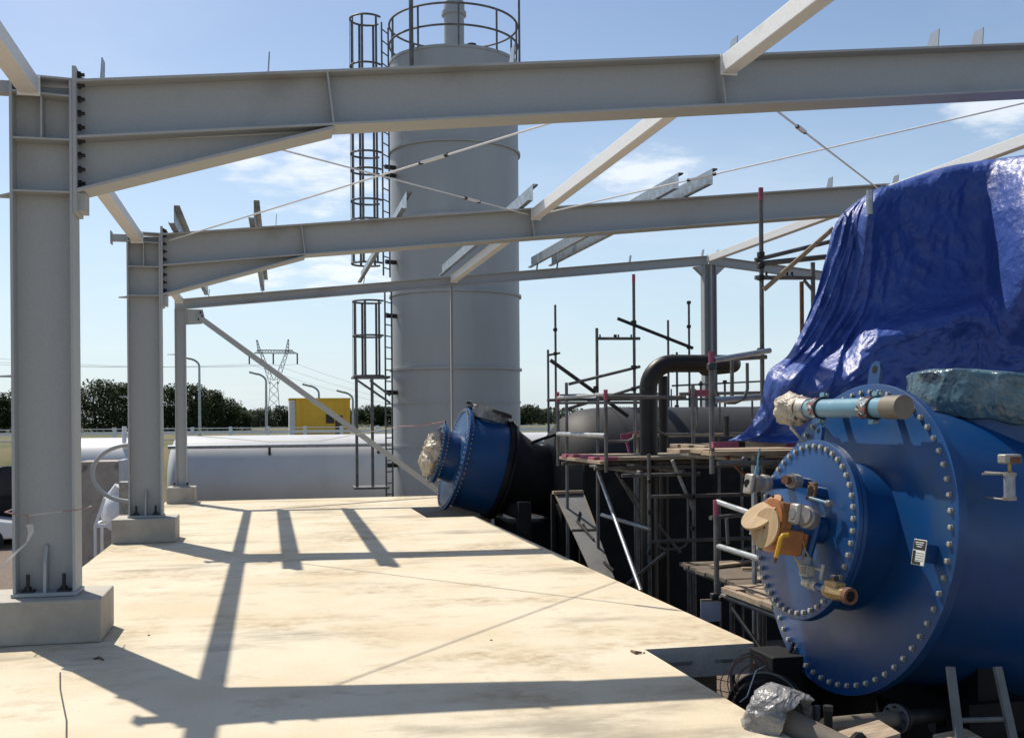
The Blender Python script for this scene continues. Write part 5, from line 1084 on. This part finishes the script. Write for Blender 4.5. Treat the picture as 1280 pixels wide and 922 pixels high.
# trees
def tree(px, top, Y, wpx, lab, leafm, dens=1.0, seed=0):
    rnd = random.Random(seed); b = atY(px, 540, Y); z0 = ground_h(0, Y); h = atY(px, top, Y).z-z0; w = wpx*Y/F/2*1.38
    T = thing('broadleaf_tree', lab, 'tree', (b.x, Y, z0), 'trees along the horizon')
    m = MB().path([(b.x, Y, z0-.3), (b.x+.1, Y, z0+h*.25), (b.x-.1, Y, z0+h*.55), (b.x, Y, z0+h*.8)], [h*.035, h*.028, h*.018, h*.006], 7)
    for k in range(6):
        a = rnd.uniform(0, 6.28); z = h*rnd.uniform(.25, .6); m.path([(b.x, Y, z0+z), (b.x+math.cos(a)*w*.35, Y+math.sin(a)*w*.35, z0+z+h*.13), (b.x+math.cos(a)*w*.7, Y+math.sin(a)*w*.7, z0+z+h*.2)], [h*.012, h*.009, h*.004], 5)
    m.build('trunk', 'bark', T)
    cl = MB(); nclump = int(46*dens); s = max(.15, Y/F*1.25)
    for k in range(nclump):
        a = rnd.uniform(0, 6.28); zz_ = rnd.random()**.8; prof = math.sin(math.pi*min(1, .25+.68*zz_))**.6; rr = w*prof*math.sqrt(rnd.random())*.85
        c = V((b.x+math.cos(a)*rr, Y+math.sin(a)*rr, z0+h*(.02+.88*zz_))); cr_ = w*rnd.uniform(.24, .46)
        for q in range(int(130*dens)):
            d = V((rnd.gauss(0, 1), rnd.gauss(0, 1), rnd.gauss(0, .8))).normalized()*cr_*rnd.uniform(.55, 1.05); p = c+d
            if p.z > z0+h: continue
            e1 = V((rnd.uniform(-1, 1), rnd.uniform(-1, 1), rnd.uniform(-1, 1))).normalized(); e2 = e1.cross(V((rnd.uniform(-1, 1), rnd.uniform(-1, 1), 1.1))).normalized(); ss = s*rnd.uniform(.5, 1.2)
            k0 = len(cl.v); cl.v += [p-e1*ss, p+e2*ss*.6, p+e1*ss, p-e2*ss*.6]; cl.f.append([k0, k0+1, k0+2, k0+3])
    cl.build('crown', leafm, T, smooth=0)
TL = [(4, 490, 120, 46, 'leaf', 'tree at the far left edge left of the nearest column'), (52, 482, 125, 60, 'leaf', 'tree hidden behind the nearest column'), (118, 474, 118, 56, 'leaf', 'tallest leafy tree between the nearest and middle columns'),
      (150, 478, 122, 44, 'leaf2', 'leafy tree touching the left edge of the middle column'), (186, 480, 125, 46, 'leaf', 'tree behind the middle column'), (213, 479, 128, 40, 'leaf', 'dark tree between middle and corner columns'),
      (241, 478, 130, 44, 'leaf2', 'rounded tree right of the corner column'), (262, 487, 134, 40, 'leaf', 'tree just right of the nearest street lamp'), (281, 496, 138, 36, 'leaf', 'lower tree descending right in the left row'), (298, 507, 142, 26, 'leaf2', 'last small tree of the left row'),
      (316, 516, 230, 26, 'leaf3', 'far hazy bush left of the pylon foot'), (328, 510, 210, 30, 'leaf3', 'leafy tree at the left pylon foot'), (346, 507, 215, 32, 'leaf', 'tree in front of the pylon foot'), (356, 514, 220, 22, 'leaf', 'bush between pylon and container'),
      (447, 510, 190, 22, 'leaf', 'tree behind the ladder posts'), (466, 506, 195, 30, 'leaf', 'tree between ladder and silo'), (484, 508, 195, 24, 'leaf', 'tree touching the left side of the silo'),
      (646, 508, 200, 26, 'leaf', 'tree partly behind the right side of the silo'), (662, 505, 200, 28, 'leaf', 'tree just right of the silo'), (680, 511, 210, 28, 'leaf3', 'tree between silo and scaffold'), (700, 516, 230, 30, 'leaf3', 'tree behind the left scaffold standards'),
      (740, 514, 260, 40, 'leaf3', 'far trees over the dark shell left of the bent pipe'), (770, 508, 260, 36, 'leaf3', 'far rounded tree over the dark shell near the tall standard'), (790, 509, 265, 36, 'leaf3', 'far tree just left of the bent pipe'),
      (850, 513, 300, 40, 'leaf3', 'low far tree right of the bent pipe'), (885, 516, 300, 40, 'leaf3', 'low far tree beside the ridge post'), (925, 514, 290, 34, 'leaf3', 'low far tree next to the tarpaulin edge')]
for i, (px, tp_, Y, w_, lm, lab) in enumerate(TL): tree(px, tp_, Y, w_, lab, lm, 1.0 if Y < 180 else .75, 100+i)
# far wood that reads as one dark band
fw = MB(); rnd = random.Random(5)
for k in range(16000):
    x = rnd.uniform(-260, 330); y = rnd.uniform(330, 345); zt_ = 4.2+3.2*noise.noise(V((x*.03, 3, 1)))+1.6*noise.noise(V((x*.13, 1, 2))); p = V((x, y, .3+rnd.random()**.7*max(1.5, zt_)))
    e1 = V((rnd.uniform(-1, 1), rnd.uniform(-1, 1), rnd.uniform(-1, 1))).normalized()*rnd.uniform(.4, .9); e2 = e1.cross(V((rnd.uniform(-1, 1), rnd.uniform(-1, 1), 1.2))).normalized()*.6
    k0 = len(fw.v); fw.v += [p-e1, p+e2, p+e1, p-e2]; fw.f.append([k0, k0+1, k0+2, k0+3])
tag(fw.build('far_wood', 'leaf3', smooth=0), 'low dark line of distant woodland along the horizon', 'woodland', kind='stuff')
